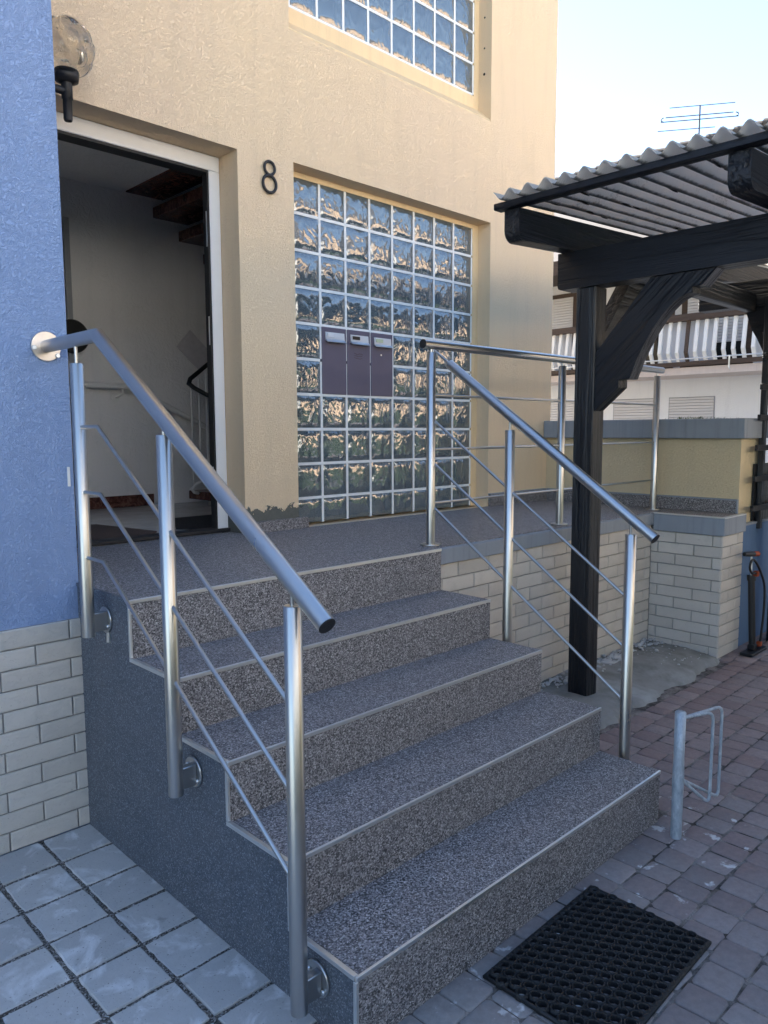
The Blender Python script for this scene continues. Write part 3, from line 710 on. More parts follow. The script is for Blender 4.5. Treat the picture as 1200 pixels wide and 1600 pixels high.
# painted coping and tiled front of the landing
obj('coping', MB().cbox(XR + .002, 3.676, .004, .044, .842, H - .003, .003), 'coping_paint', steps)
pc = MB(); pc.cbox(3.668, 3.6995, -.462, .003, .808, H - .002, .003); pc.cbox(3.7, 4.022, -.462, -.4305, .808, H - .002, .003); obj('coping', pc, 'coping_paint', steps)
obj('coping_edge', MB().cbox(3.666, 3.6985, -.464, .003, H - .0015, H + .006, .001).cbox(3.699, 4.02, -.464, -.432, H - .0015, H + .006, .001), 'aluminium_trim', steps)
lb = MB().box(XR + .001, 3.699, .034, .0445, 0, .841); lt = obj('tile_facing', lb, 'mortar_grey', steps); lt['label'] = 'white clinker tiles below the landing coping'
tile_run(lt, XR + .003, 3.684, .836, 12, lambda r_: 2.408 if r_ % 2 == 0 else 2.290, lambda x, z: ((x, .024, z), FRONT), .03)
pb = MB().box(3.6925, 3.6995, -.4385, .0335, 0, .807); pb.box(3.70, 4.02, -.4385, -.431, 0, .807); pt = obj('tile_facing', pb, 'mortar_grey', steps); pt['label'] = 'white clinker tiles on the pedestal at the landing corner'
tile_run(pt, -.441, .022, .803, 12, lambda r_: -.146 if r_ % 2 == 0 else -.028, lambda y, z: ((3.683, y, z), LEFT), .02)
tile_run(pt, 3.688, 4.02, .803, 12, lambda r_: 3.93 if r_ % 2 == 0 else 3.81, lambda x, z: ((x, -.4475, z), FRONT), .02)
sk2 = MB().box(3.29, LX1 - .024, YF - .022, YF - .0015, H + .001, H + .085); sk2.box(LX1 - .022, LX1 - .001, -.395, YF - .023, H + .001, H + .085)
obj('skirting', sk2, 'stone_carpet', steps)
obj('skirting_trim', MB().box(3.29, LX1 - .026, YF - .023, YF - .0012, H + .0855, H + .094).box(LX1 - .0235, LX1 - .0012, -.396, YF - .0235, H + .0855, H + .094).box(LX1 - .0235, LX1 - .0012, -.406, -.3965, H + .001, H + .094), 'coping_paint', steps)

# ------------------------------------------------------------------ railings
def post(parent, x, y, z0, z1, pin=None):
    o = obj('post', MB().tube([(x, y, z0), (x, y, z1 - .002), (x, y, z1)], [.0215, .0215, .0195], 24), 'stainless', parent)
    if pin: obj('pin', MB().tube([(x, y, z1 - .001), (x, y, pin)], .006, 10), 'stainless', o)
    return o
# left stair railing
XL = -.075
rl = thing('stair_railing', 'left stainless steel stair railing fixed to the blue wall and cheek', 'railing', (XL, -.4, 0), 'stainless railings')
SL = (1.765 - 1.058) / 1.07
def zl(y): return 1.765 + SL * min(0, y) + 0.0
for y, z0, z1 in ((.163, .783, 1.690), (-.398, .423, 1.460), (-.965, .077, 1.075)):
    p_ = post(rl, XL, y, z0, z1, zl(y) - .012)
    bz = z0 + .045
    bk = MB().disc((-.0065, y + .012, bz), (-1, 0, 0), .046, .007, 32); obj('flange', bk, 'stainless', p_)
    obj('bracket', MB().cbox(XL + .015, -.0136, y - .012, y + .012, bz - .032, bz + .032, .002), 'stainless', p_)
    obj('bolt', MB().disc((-.0137, y - .018, bz - .018), (-1, 0, 0), .006, .006, 10).disc((-.0137, y + .036, bz + .018), (-1, 0, 0), .006, .006, 10), 'bright_alu', p_)
obj('handrail', MB().tube([(XL, YB - .004, 1.765), (XL, -.003, 1.765), (XL, -1.085, 1.765 - SL * 1.082)], .0215, 28), 'stainless', rl)
obj('end_cap', MB().disc((XL, -1.085, 1.765 - SL * 1.082), (0, -1, -SL), .0212, .003, 24), 'black_iron', rl)
wf = MB().disc((XL, YB - .0005, 1.765), (0, -1, 0), .051, .007, 36); wfo = obj('wall_flange', wf, 'stainless_matt', rl)
obj('bolt', MB().disc((XL - .042, YB - .008, 1.757), (0, -1, 0), .008, .006, 12).disc((XL + .036, YB - .008, 1.735), (0, -1, 0), .008, .006, 12), 'bright_alu', wfo)
for z in (1.485, 1.272, 1.054):
    obj('rod', MB().tube([(XL, .163, z), (XL, .024, z), (XL, -.960, z - .665 * .984)], .0062, 10), 'stainless', rl)
# right stair railing
XP = 1.590
rr_ = thing('stair_railing', 'right stainless steel stair railing sloping down beside the black wooden post', 'railing', (XP, -.5, 0), 'stainless railings')
SR = (1.775 - 1.062) / 1.02
for y, z0, z1 in ((-.343, .40, 1.471), (-.918, .02, 1.071)):
    p_ = post(rr_, XP, y, z0, z1, 1.775 - SR * (.004 - y) - .012)
    bz = z0 + .05
    obj('flange', MB().disc((XR + .001, y, bz), (1, 0, 0), .044, .007, 24), 'stainless', p_)
    obj('bracket', MB().cbox(XR + .008, XP - .014, y - .012, y + .012, bz - .03, bz + .03, .002), 'stainless', p_)
obj('handrail', MB().tube([(XP, .004, 1.775), (XP, -1.016, 1.062)], .0215, 28), 'stainless', rr_)
obj('end_cap', MB().disc((XP, -1.016, 1.062), (0, -1, -SR), .0212, .003, 24), 'black_iron', rr_)
obj('pin', MB().tube([(XP, .0, 1.775), (XP, .095, 1.842)], .006, 10), 'stainless', rr_)
for z in (1.524, 1.322, 1.110): obj('rod', MB().tube([(XP, .108, z), (XP, -.905, z - .697 * 1.005)], .0062, 10), 'stainless', rr_)
# landing railing
YL = .11
ra = thing('landing_railing', 'straight stainless steel railing along the front edge of the landing', 'railing', (2.7, YL, H), 'stainless railings')
for x in (1.581, 2.702, 3.875):
    p_ = post(ra, x, YL, H + .004, 1.836, 1.858)
    obj('base_flange', MB().disc((x, YL, H + .001), (0, 0, 1), .050, .007, 32), 'stainless', p_)
obj('handrail', MB().tube([(1.525, YL, 1.872), (3.945, YL, 1.876)], .0215, 28), 'stainless', ra)
obj('end_cap', MB().disc((1.525, YL, 1.872), (-1, 0, 0), .0212, .003, 24), 'black_iron', ra)
for z in (1.637, 1.381, 1.124): obj('rod', MB().tube([(1.581, YL, z), (3.875, YL, z + .004)], .0062, 10), 'stainless', ra)

# ------------------------------------------------------------------ things on the house
def mailbox(i, label, plate, x0, x1):
    t = thing('mailbox', label, 'mailbox', ((x0 + x1) / 2, YG, GZ9 + 3 * GPZ), 'mailboxes set into the glass blocks')
    z0, z1 = GZ9 + 3 * GPZ + .006, GZ9 + 5 * GPZ - .006
    obj('body', MB().cbox(x0, x1, YG - .004, YG + .067, z0, z1, .002), 'mailbox_paint', t)
    a = x0 + .022; b_ = x1 - .020
    flap = MB(); flap.prism([(YG - .0045, z1 - .028), (YG - .009, z1 - .029), (YG - .013, z1 - .070), (YG - .030, z1 - .086), (YG - .028, z1 - .089), (YG - .0045, z1 - .076)], 0, a, b_)
    f = obj('letter_flap', flap, 'bright_alu', t)
    w_ = b_ - a; n0, n1 = a + w_ * .1, a + w_ * .5
    obj('name_plate', MB().cbox(n0, n1, YG - .015, YG - .0085, z1 - .058, z1 - .037, .001), plate, f)
    if i == 2: obj('keyhole', MB().disc(((x0 + x1) / 2 - .01, YG - .0045, z1 - .135), (0, -1, 0), .006, .003, 12), 'bright_alu', t)
    if i == 1:
        lo = MB(); rq = random.Random(2)
        for q in range(3): lo.tube([((x0 + x1) / 2 - .04 + k * .01, YG - .0045, z1 - .142 - q * .013 + rq.uniform(-.004, .004)) for k in range(8)], .0011, 5)
        obj('worn_mark', lo, 'brown_mat', t)
for i, (lab, pm) in enumerate((('left mailbox with white name plate set into the glass blocks', 'name_white'), ('middle mailbox with black name plate and faint worn mark', 'name_black'), ('right mailbox with pale green name plate and small lock', 'name_green'))):
    mailbox(i, lab, pm, GX0 + (i + 1) * GP + .0045, GX0 + (i + 2) * GP - .0045)
# house number
def ring_path(cx, cz, rx, rz, y, k=28): return [(cx + rx * math.cos(2 * math.pi * i / k), y, cz + rz * math.sin(2 * math.pi * i / k)) for i in range(k)]
e8 = MB(); e8.tube(ring_path(1.376, 2.772, .042, .044, YF - .012), .0078, 8, closed=True); e8.tube(ring_path(1.378, 2.853, .033, .034, YF - .012), .0072, 8, closed=True)
tag(obj('house_number', e8, 'black_iron', base=(1.376, YF - .01, 2.73)), 'black metal house number eight on the yellow wall', 'house number')
# globe lamp beside the door
LXc, LYc, LZc = .256, .93, 3.03
lamp = thing('globe_lamp', 'glass globe wall lamp on a black bracket above the door', 'lamp', (LXc, LYc, 2.75))
gm = MB(); NU, NV = 72, 44; seeds = []; ga = math.pi * (3 - 5 ** .5); NS = 30
for i in range(NS):
    zz = 1 - 2 * (i + .5) / NS; rr3 = (1 - zz * zz) ** .5; seeds.append(Vector((rr3 * math.cos(ga * i), rr3 * math.sin(ga * i), zz)))
def globe_r(d):
    a1 = min(d.angle(q) for q in seeds); return .106 + .013 * max(0, 1 - (a1 / .37) ** 2) ** .5
vs = []; fs = []
for i in range(NV + 1):
    th_ = .03 + (math.pi * .90 - .03) * i / NV
    for j in range(NU):
        ph = 2 * math.pi * j / NU; d = Vector((math.sin(th_) * math.cos(ph), math.sin(th_) * math.sin(ph), math.cos(th_))); vs.append(Vector((LXc, LYc, LZc)) + d * globe_r(d))
for i in range(NV):
    for j in range(NU): fs.append((i * NU + j, (i + 1) * NU + j, (i + 1) * NU + (j + 1) % NU, i * NU + (j + 1) % NU))
fs.append(tuple(range(NU))); gm.add(vs, fs, True)
obj('globe', gm, 'globe_glass', lamp)
cp = MB(); prof = [(.026, 2.893), (.047, 2.902), (.050, 2.918), (.050, 2.942), (.044, 2.946)]
cp.tube([(LXc, LYc, z) for r_, z in prof], [r_ for r_, z in prof], 24); obj('collar', cp, 'black_iron', lamp)
sm_ = MB(); prof = [(.016, 2.745), (.018, 2.752), (.018, 2.83), (.022, 2.832), (.022, 2.896)]
sm_.tube([(LXc, LYc, z) for r_, z in prof], [r_ for r_, z in prof], 16); obj('stem', sm_, 'black_iron', lamp)
obj('arm', MB().tube([(LXc, LYc, 2.86), (LXc - .12, LYc, 2.86), (.001, LYc, 2.86)], .016, 10).disc((.001, LYc, 2.86), (1, 0, 0), .05, .014, 20), 'black_iron', lamp)
# scraps of tape and a bracket offcut on the left
tag(obj('anchor_strip', MB().prism([(.170, .748), (.168, .790), (.150, .788), (.148, .752)], 0, -.012, -.0065), 'bright_alu', base=(-.01, .16, .75)), 'scrap of grey tape stuck below the upper left flange', 'tape')
tag(obj('filler_patch', MB().cbox(-.022, -.012, YB - .003, YB + .001, 1.275, 1.345, .001), 'white_paint', base=(-.017, YB, 1.3)), 'short pale filler streak on the blue wall beside the post', 'filler')

# ------------------------------------------------------------------ garden wall at the right end of the landing
gw = thing('garden_wall', 'yellow rendered planter wall with grey-blue coping right of the landing', 'wall', (4.2, .3, 0))
obj('wall', MB().box(LX1, 4.42, -.405, YF - .002, 0, 1.412), 'stucco_garden', gw)
cpn = MB(); cpn.cbox(3.982, 4.022, -.44, YF - .003, 1.413, 1.545, .004); cpn.cbox(4.0225, 4.46, -.44, -.40, 1.413, 1.545, .004); cpn.cbox(4.42, 4.46, -.399, YF - .003, 1.413, 1.545, .004)
obj('coping', cpn, 'coping_paint', gw)
obj('soil', MB().box(4.0225, 4.419, -.399, YF - .004, 1.413, 1.530), 'debris', gw)
wd = MB(); rw_ = random.Random(21); fl_ = MB()
for i in range(420):
    y = rw_.uniform(-.38, 1.0); x = rw_.uniform(4.03, 4.15)
    dens = .25 + .75 * math.exp(-((y + .05) / .22) ** 2)
    if rw_.random() > dens: continue
    h_ = rw_.uniform(.008, .026) * (.5 + dens); an = rw_.uniform(0, 6.28); ln = rw_.uniform(.0, .03); w_ = rw_.uniform(.0015, .004)
    tx, ty = math.cos(an), math.sin(an)
    wd.add([(x - ty * w_, y + tx * w_, 1.528), (x + ty * w_, y - tx * w_, 1.528), (x + tx * ln * .5 + ty * w_, y + ty * ln * .5 - tx * w_, 1.53 + h_ * .6), (x + tx * ln * .5 - ty * w_, y + ty * ln * .5 + tx * w_, 1.53 + h_ * .6), (x + tx * ln, y + ty * ln, 1.53 + h_)], [(0, 1, 2, 3), (3, 2, 4)])
    if rw_.random() < .12:
        q = .006; fl_.add([(x + tx * ln - q, y + ty * ln, 1.53 + h_), (x + tx * ln, y + ty * ln - q, 1.53 + h_ + .002), (x + tx * ln + q, y + ty * ln, 1.53 + h_), (x + tx * ln, y + ty * ln + q, 1.53 + h_ - .002)], [(0, 1, 2, 3)])
w_ = obj('weeds', wd, 'leaf_green', base=(4.1, .3, 1.53), fix=False); tag(w_, 'small weeds growing on top of the planter wall', 'weeds', kind='stuff')
obj('flower', fl_, 'petal_white', w_, fix=False)
# low blue wall and trellis
lw = thing('low_wall', 'low dark blue painted wall behind the bicycle pump', 'wall', (4.6, -.4, 0))
obj('wall', MB().box(4.024, 6.2, -.432, -.407, 0, .835), 'blue_paint', lw)
obj('cap', MB().cbox(4.024, 6.2, -.438, -.407, .8355, .85, .003), 'coping_paint', lw)
tr_ = thing('trellis', 'black wooden trellis on the low blue wall', 'trellis', (4.5, -.45, .85))
for x in (4.285, 4.70, 5.1): obj('upright', MB().cbox(x, x + .045, -.455, -.420, .80, 2.35, .003), 'black_wood_z', tr_)
for z in (.95, 1.145, 1.35, 1.55, 1.75, 1.95): obj('slat', MB().cbox(4.09 + (z - .95) * .09, 5.3, -.476, -.4555, z - .019, z + .019, .003), 'black_wood_x', tr_)
obj('panel', MB().box(4.24, 4.60, -.4195, -.41, .853, 1.24), 'black_wood_z', tr_)

# ------------------------------------------------------------------ pergola
pg = thing('pergola', 'black wooden pergola with curved braces and corrugated plastic roof', 'pergola', (2.455, -.21, 0))
PX0, PX1 = 2.40, 2.512; PY0, PY1 = -.267, -.155
obj('post', MB().cbox(PX0, PX1, PY0, PY1, .0, 2.195, .005), 'black_wood_z', pg)
BZ0, BZ1 = 2.198, 2.385
def round_end_beam_y(x0, x1, y0, y1, z0, z1, r=.02):
    pts = [(y0, z0), (y1 - r, z0), (y1 - r * .3, z0 + r * .3), (y1, z0 + r), (y1, z1), (y0, z1)]
    return MB().prism(pts, 0, x0, x1)
obj('beam', round_end_beam_y(PX0 - .004, PX1 + .004, -5.2, -.044, BZ0, BZ1), 'black_wood_y', pg)
def rafter(y0, y1, xa, xb, za, zb):
    """along X, bottom za at xa to zb at xb, rounded front end"""
    h_ = .146; r = .055; s_ = (zb - za) / (xb - xa)
    pts = []
    for k in range(6):
        a = math.pi + math.pi / 2 * k / 5; pts.append((xa + r + r * math.cos(a), za + r + r * math.sin(a) + s_ * r * (k / 5)))
    pts += [(xb, zb), (xb, zb + h_), (xa, za + h_)]
    return MB().prism(pts, 1, y0, y1)
RS = .028 / .5
for y in (-.148, -1.185, -2.22, -3.25, -4.28):
    xa, xb = 1.905, 5.2; za = BZ1 + .001 - RS * (PX0 - xa)
    obj('rafter', rafter(y, y + .085, xa, xb, za, za + RS * (xb - xa)), 'black_wood_x', pg)
ZT = BZ1 + .001 - RS * (PX0 - 1.905) + .146
for x in (1.868, 3.7, 4.55):
    z = ZT + RS * (x - 1.905) + .004
    obj('batten', MB().cbox(x, x + .06, -5.2, -.025 if x < 2 else -.06, z, z + .030, .003), 'black_wood_y', pg)
def brace_y(xa, xb, yo, sgn, s=1.0):
    """curved brace in the YZ plane; yo is the post face, sgn the way it runs"""
    q = [(0, 1.568), (.135, 1.689), (.135, 1.730), (.170, 1.730)]
    q = [(0, 1.568), (.132, 1.682), (.132, 1.722), (.168, 1.722)]
    arc = []
    for k in range(0, 11):
        t = k / 10; y = .195 + .295 * t; z = 1.735 + .365 * (math.sin(t * math.pi / 2) ** .85) * 1.0
        arc.append((y, z))
    top = [(.490, 2.128), (.535, 2.128), (.60, 2.196), (.285, 2.196), (0, 1.86)]
    pts = q + [(.19, 1.722)] + arc[1:] + top
    return MB().prism([(yo + sgn * y, z) for y, z in pts], 0, xa, xb)
obj('brace', brace_y(PX0 + .012, PX1 - .012, PY0 - .0005, -1), 'black_wood_brace', pg)
bx_ = MB(); pts = [(0, 1.62), (.10, 1.72), (.14, 1.84), (.22, 2.02), (.33, 2.15), (.47, 2.26), (.56, 2.37), (.40, 2.39), (0, 1.95)]
bx_.prism([(PX1 + .0005 + u, z + (.02 if z > 2.3 else 0)) for u, z in pts], 1, PY0 + .015, PY1 - .015); obj('brace', bx_, 'black_wood_x', pg)
# far row of the pergola
obj('post', MB().cbox(4.345, 4.455, -.62, -.51, .0, 2.30, .005), 'black_wood_z', pg)
obj('beam', MB().cbox(4.34, 4.46, -5.2, .05, 2.305, 2.475, .005), 'black_wood_y', pg)
b2 = MB(); pts = [(0, 1.72), (.075, 1.90), (.11, 1.985), (.155, 2.08), (.195, 2.15), (.23, 2.25), (.27, 2.30), (.12, 2.30), (0, 2.10)]
b2.prism([(-.509 + u, z) for u, z in pts], 0, 4.36, 4.44); obj('brace', b2, 'black_wood_y', pg)
obj('tie_beam', MB().cbox(PX1 + .006, 4.338, -.345, -.275, 2.262, 2.38, .005), 'black_wood_x', pg)
# corrugated sheet: waves across Y, running up along X
cg = MB(); pitch = .0960; y0 = -.050; wv = 10; nyy = int(5.0 / pitch * wv); vs = []; fs = []; xs_ = [1.835, 2.3, 2.9, 3.6, 4.4, 5.3]
for i in range(nyy + 1):
    y = y0 - i * pitch / wv
    for x in xs_:
        z = ZT + RS * (x - 1.905) + .056 + .020 * math.cos(2 * math.pi * (y + .141) / pitch) + .003 * math.sin(x * 9 + y * 3)
        vs.append((x, y, z))
K_ = len(xs_)
for i in range(nyy):
    for j in range(K_ - 1): a = i * K_ + j; fs.append((a, a + 1, a + K_ + 1, a + K_))
cg.add(vs, fs, True)
top = [(x, y, z + .004) for x, y, z in vs]; cg.add(top, [f[::-1] for f in fs], True)
nb_ = len(vs)
ed = [(i * K_, (i + 1) * K_) for i in range(nyy)]
cg.f += [(a, b_, b_ + nb_, a + nb_) for a, b_ in ed]; cg.sm += [False] * len(ed)
sheet = obj('corrugated_sheet', cg, 'corrugated', pg, fix=False)
db = MB(); rd = random.Random(9)
for i in range(46):
    x = rd.uniform(1.95, 4.2); y = -.141 - pitch * (rd.randint(0, 14) + .5) + rd.uniform(-.008, .008); z = ZT + RS * (x - 1.905) + .0375; L_ = rd.uniform(.015, .075); w_ = rd.uniform(.004, .010); an = rd.uniform(-.12, .12)
    pts = [(-L_, 0), (-L_ * .4, w_), (L_ * .5, w_ * .8), (L_, 0), (L_ * .3, -w_), (-L_ * .6, -w_ * .7)]
    db.prism([(x + u * math.cos(an) - v_ * math.sin(an), y + u * math.sin(an) + v_ * math.cos(an)) for u, v_ in pts], 2, z, z + .006)
o = obj('leaf_litter', db, 'debris', sheet); o['kind'] = 'stuff'

# ------------------------------------------------------------------ rubber ring mat
MX0, MX1, MY0, MY1 = .405, .978, -1.525, -1.142
mt = MB(); pr = .0345; nxm = int((MX1 - MX0) / (pr)); ro, ri, hm = .0200, .0128, .017
rows_ = int((MY1 - MY0) / (pr * .866))
px = (MX1 - MX0 - 2 * ro) / (nxm - .5); py = (MY1 - MY0 - 2 * ro) / (rows_ - 1)
for j in range(rows_):
    for i in range(nxm):
        cx = MX0 + ro + i * px + (px / 2 if j % 2 else 0); cy = MY0 + ro + j * py
        if cx > MX1 - ro + .012: continue
        s_ = 10; vs = []; fs = []
        for rr2, z in ((ro, .001), (ro, hm * .62), (ro - .0035, hm), (ri + .001, hm), (ri, hm * .8), (ri, .001)):
            for k in range(s_): a = 2 * math.pi * (k + .5) / s_; vs.append((cx + rr2 * math.cos(a), cy + rr2 * math.sin(a), z))
        for q in range(5):
            for k in range(s_): fs.append((q * s_ + k, q * s_ + (k + 1) % s_, (q + 1) * s_ + (k + 1) % s_, (q + 1) * s_ + k))
        mt.add(vs, fs)
mt.tube([(MX0 + .006, MY0 + .006, .007), (MX1 - .006, MY0 + .006, .007), (MX1 - .006, MY1 - .006, .007), (MX0 + .006, MY1 - .006, .007)], .007, 6, closed=True)
ma = obj('rubber_mat', mt, 'rubber', base=(.69, -1.33, 0), fix=False); ma.rotation_euler = (0, 0, .012)
tag(ma, 'black rubber ring door mat on the setts in front of the steps', 'mat')

# ------------------------------------------------------------------ bicycle stand
bs_ = thing('bicycle_stand', 'galvanised bicycle stand with two wire loops beside the lowest step', 'bicycle stand', (1.468, -1.192, 0))
pv = MB(); prof = [(.0195, .0), (.0195, .16), (.021, .22), (.0185, .30), (.0195, .468), (.0165, .472), (.0150, .466), (.0150, .40)]
pv.tube([(1.468, -1.192, z) for r_, z in prof], [r_ for r_, z in prof], 20, True); obj('post', pv, 'galvanised', bs_)
def bend(pts, r=.03, k=5):
    out = [Vector(pts[0])]
    for a, b_, c in zip(pts, pts[1:], pts[2:]):
        a, b_, c = Vector(a), Vector(b_), Vector(c); d0 = (a - b_).normalized(); d1 = (c - b_).normalized()
        rr2 = min(r, (a - b_).length * .45, (c - b_).length * .45)
        p0 = b_ + d0 * rr2; p1 = b_ + d1 * rr2
        for i in range(k + 1): t = i / k; out.append(p0 * (1 - t) ** 2 + b_ * 2 * t * (1 - t) + p1 * t * t)
    out.append(Vector(pts[-1])); return out
for ex, ey, zt, zb in ((1.612, -1.250, .447, .098), (1.700, -1.247, .445, .090)):
    obj('loop', MB().tube(bend([(1.472, -1.198, .448), (ex, ey, zt), (ex - .003, ey, zb), (1.472, -1.197, .222)], .035), .0058, 10), 'galvanised', bs_)

# ------------------------------------------------------------------ bicycle pump
pu = thing('bicycle_pump', 'black floor pump with orange fittings leaning by the low blue wall', 'pump', (4.0, -.56, .02))
ux, uy = 3.975, -.545
obj('barrel', MB().tube([(ux + .02, uy, .06), (ux + .035, uy + .03, .50)], .021, 16), 'black_plastic', pu)
obj('foot', MB().cbox(ux - .10, ux + .16, uy - .045, uy + .035, .018, .036, .004).cbox(ux - .01, ux + .05, uy - .022, uy + .022, .0365, .075, .006), 'black_plastic', pu)
obj('collar', MB().tube([(ux + .035, uy + .03, .49), (ux + .0365, uy + .032, .525)], .027, 16), 'black_plastic', pu)
obj('rod', MB().tube([(ux + .036, uy + .032, .52), (ux + .041, uy + .04, .66)], .006, 8), 'bright_alu', pu)
obj('handle', MB().tube([(ux - .055, uy + .05, .672), (ux - .03, uy + .048, .670), (ux + .04, uy + .04, .663), (ux + .075, uy + .036, .660)], [.012, .016, .018, .016], 12), 'black_plastic', pu)
obj('grip', MB().tube([(ux + .076, uy + .036, .660), (ux + .13, uy + .03, .655)], .017, 12), 'orange_plastic', pu)
obj('fitting', MB().cbox(ux + .025, ux + .065, uy - .01, uy + .02, .52, .555, .004).cbox(ux + .085, ux + .115, uy - .03, uy, .045, .08, .004), 'orange_plastic', pu)
hs_ = [(ux + .04, uy, .53), (ux + .0, uy + .0, .55), (ux - .07, uy - .01, .555), (ux - .115, uy - .01, .60), (ux - .08, uy - .01, .645), (ux - .01, uy - .01, .62), (ux + .05, uy - .02, .55), (ux + .10, uy - .03, .45), (ux + .11, uy - .03, .28), (ux + .10, uy - .02, .07)]
hp = []
for i in range(len(hs_) - 1):                         # Catmull-Rom through the hose points
    p0, p1, p2, p3 = (Vector(hs_[max(0, i - 1)]), Vector(hs_[i]), Vector(hs_[i + 1]), Vector(hs_[min(len(hs_) - 1, i + 2)]))
    for k in range(5):
        t = k / 5; hp.append(.5 * ((2 * p1) + (p2 - p0) * t + (2 * p0 - 5 * p1 + 4 * p2 - p3) * t * t + (3 * p1 - p0 - 3 * p2 + p3) * t ** 3))
obj('hose', MB().tube(hp + [Vector(hs_[-1])], .0075, 8), 'black_plastic', pu)

# ------------------------------------------------------------------ rubble in the corner
rb = MB(); rg = random.Random(13)
def rock(mb, x, y, z, s_):
    bm = bmesh.new(); bmesh.ops.create_icosphere(bm, subdivisions=1, radius=s_)
    for q in bm.verts: q.co = Vector((q.co.x * rg.uniform(.7, 1.3), q.co.y * rg.uniform(.7, 1.3), q.co.z * rg.uniform(.45, .9)))
    bm.verts.index_update(); mb.add([(q.co.x + x, q.co.y + y, q.co.z + z) for q in bm.verts], [[q.index for q in f.verts] for f in bm.faces]); bm.free()
for i in range(330):
    x = rg.uniform(1.62, 3.66); y = .01 - abs(rg.gauss(0, .06)); rock(rb, x, max(y, -.2), .068 + rg.uniform(0, .008), rg.uniform(.005, .016))
for i in range(60): rock(rb, rg.uniform(3.2, 3.66), rg.uniform(-.42, 0), .062, rg.uniform(.003, .008))
tag(obj('rubble', rb, 'gravel_pale', base=(2.6, -.05, .06)), 'loose gravel and mortar crumbs along the tiled wall', 'gravel', kind='stuff')
for x, y, s_, lab in ((2.98, -.07, .05, 'pale broken mortar lump behind the pergola post'), (3.12, -.06, .042, 'smaller pale mortar lump near the wall corner')):
    mb = MB(); rock(mb, x, y, .075, s_); mb.v = [(a, b_, .06 + (c - .06) * .55) for a, b_, c in mb.v]; tag(obj('mortar_lump', mb, 'gravel_pale', base=(x, y, .06)), lab, 'stone')

# ------------------------------------------------------------------ neighbouring house
NX = 13.5
nh = thing('neighbour_house', 'white neighbouring house with wooden balcony and roller shutters', 'house', (NX, 5, 0))
obj('wall', MB().box(NX, NX + 7, -6, 12, 0, 5.6), 'stucco_white', nh)
for y0, y1 in ((3.655, 4.52), (4.864, 5.72), (6.5, 7.3)):
    w_ = obj('window', MB().box(NX - .002, NX + .0015, y0 - .02, y1 + .02, 1.08, 2.115).box(NX - .09, NX - .003, y0 - .05, y1 + .05, 1.02, 1.075), 'glazing_grey', nh)
    obj('roller_shutter', MB().box(NX - .02, NX - .0035, y0, y1, 1.085, 2.095), 'roller_shutter', w_)
bal = obj('balcony', MB().box(NX - 1.0, NX - .003, -5, 11, 2.47, 2.60), 'band_pink', nh)
obj('wood_beam', MB().box(NX - 1.04, NX - 1.001, -5, 11, 2.62, 2.70), 'brown_wood', bal)
BXF = NX - 1.02
obj('top_rail', MB().cbox(BXF - .08, BXF + .08, -5, 11, 3.42, 3.54, .01), 'brown_wood', bal)
sm2 = []
y = 1.6; i = 0
sl_w = MB().prism([(0, 2.68), (-.10, 2.86), (-.02, 3.42), (.02, 3.42), (-.055, 2.87), (.04, 2.68)], 1, -.03, .03)
slm = sl_w.mesh('slat', 'white_paint'); slb = sl_w.mesh('slat', 'brown_wood')
rn = random.Random(4)
while y < 9.2:
    piece('slat', slb if i % 9 in (4,) else slm, bal, (BXF, y, 0)); y += .165; i += 1
for y0, y1 in ((3.3, 4.35), (6.2, 6.9)):
    obj('privacy_sheet', MB().box(BXF + .10, BXF + .11, y0, y1, 2.68, 3.42), 'frosted_sheet', bal)
obj('gutter', MB().tube([(BXF - .14, -5, 2.74), (BXF - .14, 11, 2.74)], .012, 8), 'bright_alu', bal)
for y in (2.95, 4.9, 6.8): obj('rail_bracket', MB().tube([(BXF - .14, y, 2.75), (BXF - .15, y, 2.56), (BXF - .10, y, 2.52)], .014, 6), 'bright_alu', bal)
for y0, y1 in ((3.1, 4.2), (4.6, 5.5), (6.72, 7.32), (7.6, 8.6)):
    w_ = obj('window', MB().box(NX - .06, NX - .0015, y0 - .12, y1 + .12, 2.62, 4.42), 'brown_wood', nh)
    obj('roller_shutter', MB().box(NX - .075, NX - .0605, y0, y1, 3.1 if y0 != 4.6 else 3.9, 4.33), 'roller_shutter', w_)
    obj('pane', MB().box(NX - .068, NX - .0605, y0, y1, 2.7, 3.098 if y0 != 4.6 else 3.898), 'dark_glass', w_)
roof = MB().prism([(NX - 1.3, 4.62), (NX - 1.3, 4.80), (NX + 2.8, 7.86), (NX + 8.2, 4.8), (NX + 8.2, 4.62)], 1, -6.6, 12.6)
nr = obj('roof', roof, 'roof_tile', nh)
rt = MB()
for i in range(64): rt.tube([(NX + 2.78, -6.5 + i * .3, 7.85), (NX + 2.78, -6.5 + i * .3 + .28, 7.87)], [.10, .115], 8)
obj('ridge_tile', rt, 'roof_tile', nr)['kind'] = 'stuff'
obj('eave_board', MB().box(NX - 1.34, NX - 1.301, -6.6, 12.6, 4.55, 4.82), 'brown_wood', nr)
plain('antenna_grey', (.10, .10, .11), .7)
an_ = thing('television_antenna', 'metal television antenna on the neighbouring roof', 'antenna', (NX + 2.8, 5.5, 8.0))
AX = NX + 2.75; AY = 5.36
obj('mast', MB().tube([(AX, AY, 7.9), (AX, AY, 8.62)], .02, 8), 'antenna_grey', an_)
for z, d0, d1, r_ in ((8.62, -.75, .62, .010), (8.42, -.72, .70, .012), (8.33, -.83, .80, .012), (8.14, -.35, .86, .010)):
    obj('rod', MB().tube([(AX - .05 - .55 * d0, AY + .83 * d0, z), (AX - .05 - .55 * d1, AY + .83 * d1, z)], r_, 6), 'antenna_grey', an_)
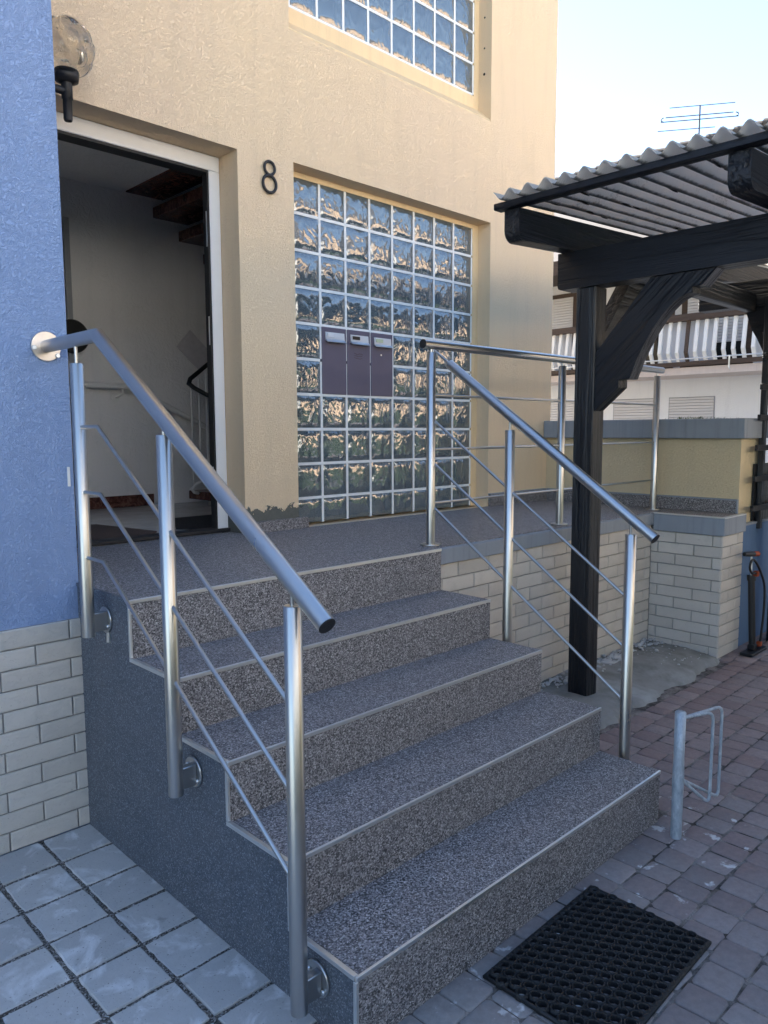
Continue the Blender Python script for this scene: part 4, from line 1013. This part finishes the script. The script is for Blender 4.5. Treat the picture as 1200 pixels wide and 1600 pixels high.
for d in (-.77, .74): obj('dipole_end', MB().tube([(AX - .05 - .55 * d * q, AY + .83 * d * q, z) for q, z in ((1, 8.33), (1.06, 8.35), (1.07, 8.375), (1.06, 8.40), (1, 8.42))], .012, 6), 'antenna_grey', an_)

# ------------------------------------------------------------------ sunlit house across the street (seen mirrored in the glass blocks)
oh = thing('street_house', 'sunlit peach house across the street mirrored in the glass blocks', 'house', (12, -16, 0))
def street(t, x0, x1, y, h_, wmat, wins):
    holes = []
    for x in wins: holes += [(x + .2, x + 1.5, 3.9, 5.2), (x + .2, x + 1.5, 1.0, 2.3)]
    obj('wall', MB().wall(x0, x1, 0, h_, y - .4, y, holes), wmat, t)
    for q in holes: obj('window', MB().box(q[0], q[1], y - .3, y - .2, q[2], q[3]), 'dark_glass', t)
    obj('roof', MB().prism([(y + .5, h_), (y - 5, h_ + 3.2), (y - 10.5, h_)], 0, x0 - .4, x1 + .4), 'roof_tile', t)
street(oh, 6.5, 26, -15, 6.6, 'stucco_peach', range(8, 25, 4))
wh_ = thing('street_house', 'unseen cream house added across the street to bounce sunlight', 'house', (-5, -15, 0))  # unseen, added so a paler front bounces sunlight onto the facade
stucco('stucco_cream', (.88, .81, .70), (.86, .80, .70), scale=30)
street(wh_, -15, 5.2, -14.5, 6.2, 'stucco_cream', range(-13, 3, 4))
hg = thing('blocking_hedge', 'unseen dark foliage added to block ground bounce and darken lower glass block reflections', 'blocking_hedge', (9, -6.6, 0))  # unseen, added to hide sunlit ground from the risers and darken low reflections
hm_ = MB(); rh = random.Random(31)
for i in range(9000):
    x = rh.uniform(-9, 15); y = -6.6 + rh.choice((-1, 1)) * rh.uniform(.22, .46); z = rh.uniform(.05, 2.05)
    if rh.random() < .3: y = -6.6 + rh.uniform(-.4, .4); z = rh.uniform(1.9, 2.12)
    a = Vector((rh.uniform(-1, 1), rh.uniform(-1, 1), rh.uniform(-1, 1))).normalized() * .06; b_ = a.orthogonal().normalized() * .035; c = Vector((x, y, z))
    hm_.add([c - a, c + b_, c + a, c - b_], [(0, 1, 2, 3)])
plain('hedge_green', (.035, .055, .02), .6, noise=.4)
obj('foliage', hm_, 'hedge_green', hg, fix=False)
obj('core', MB().box(-8.9, 14.9, -6.85, -6.35, 0, 1.95), 'hedge_green', hg)
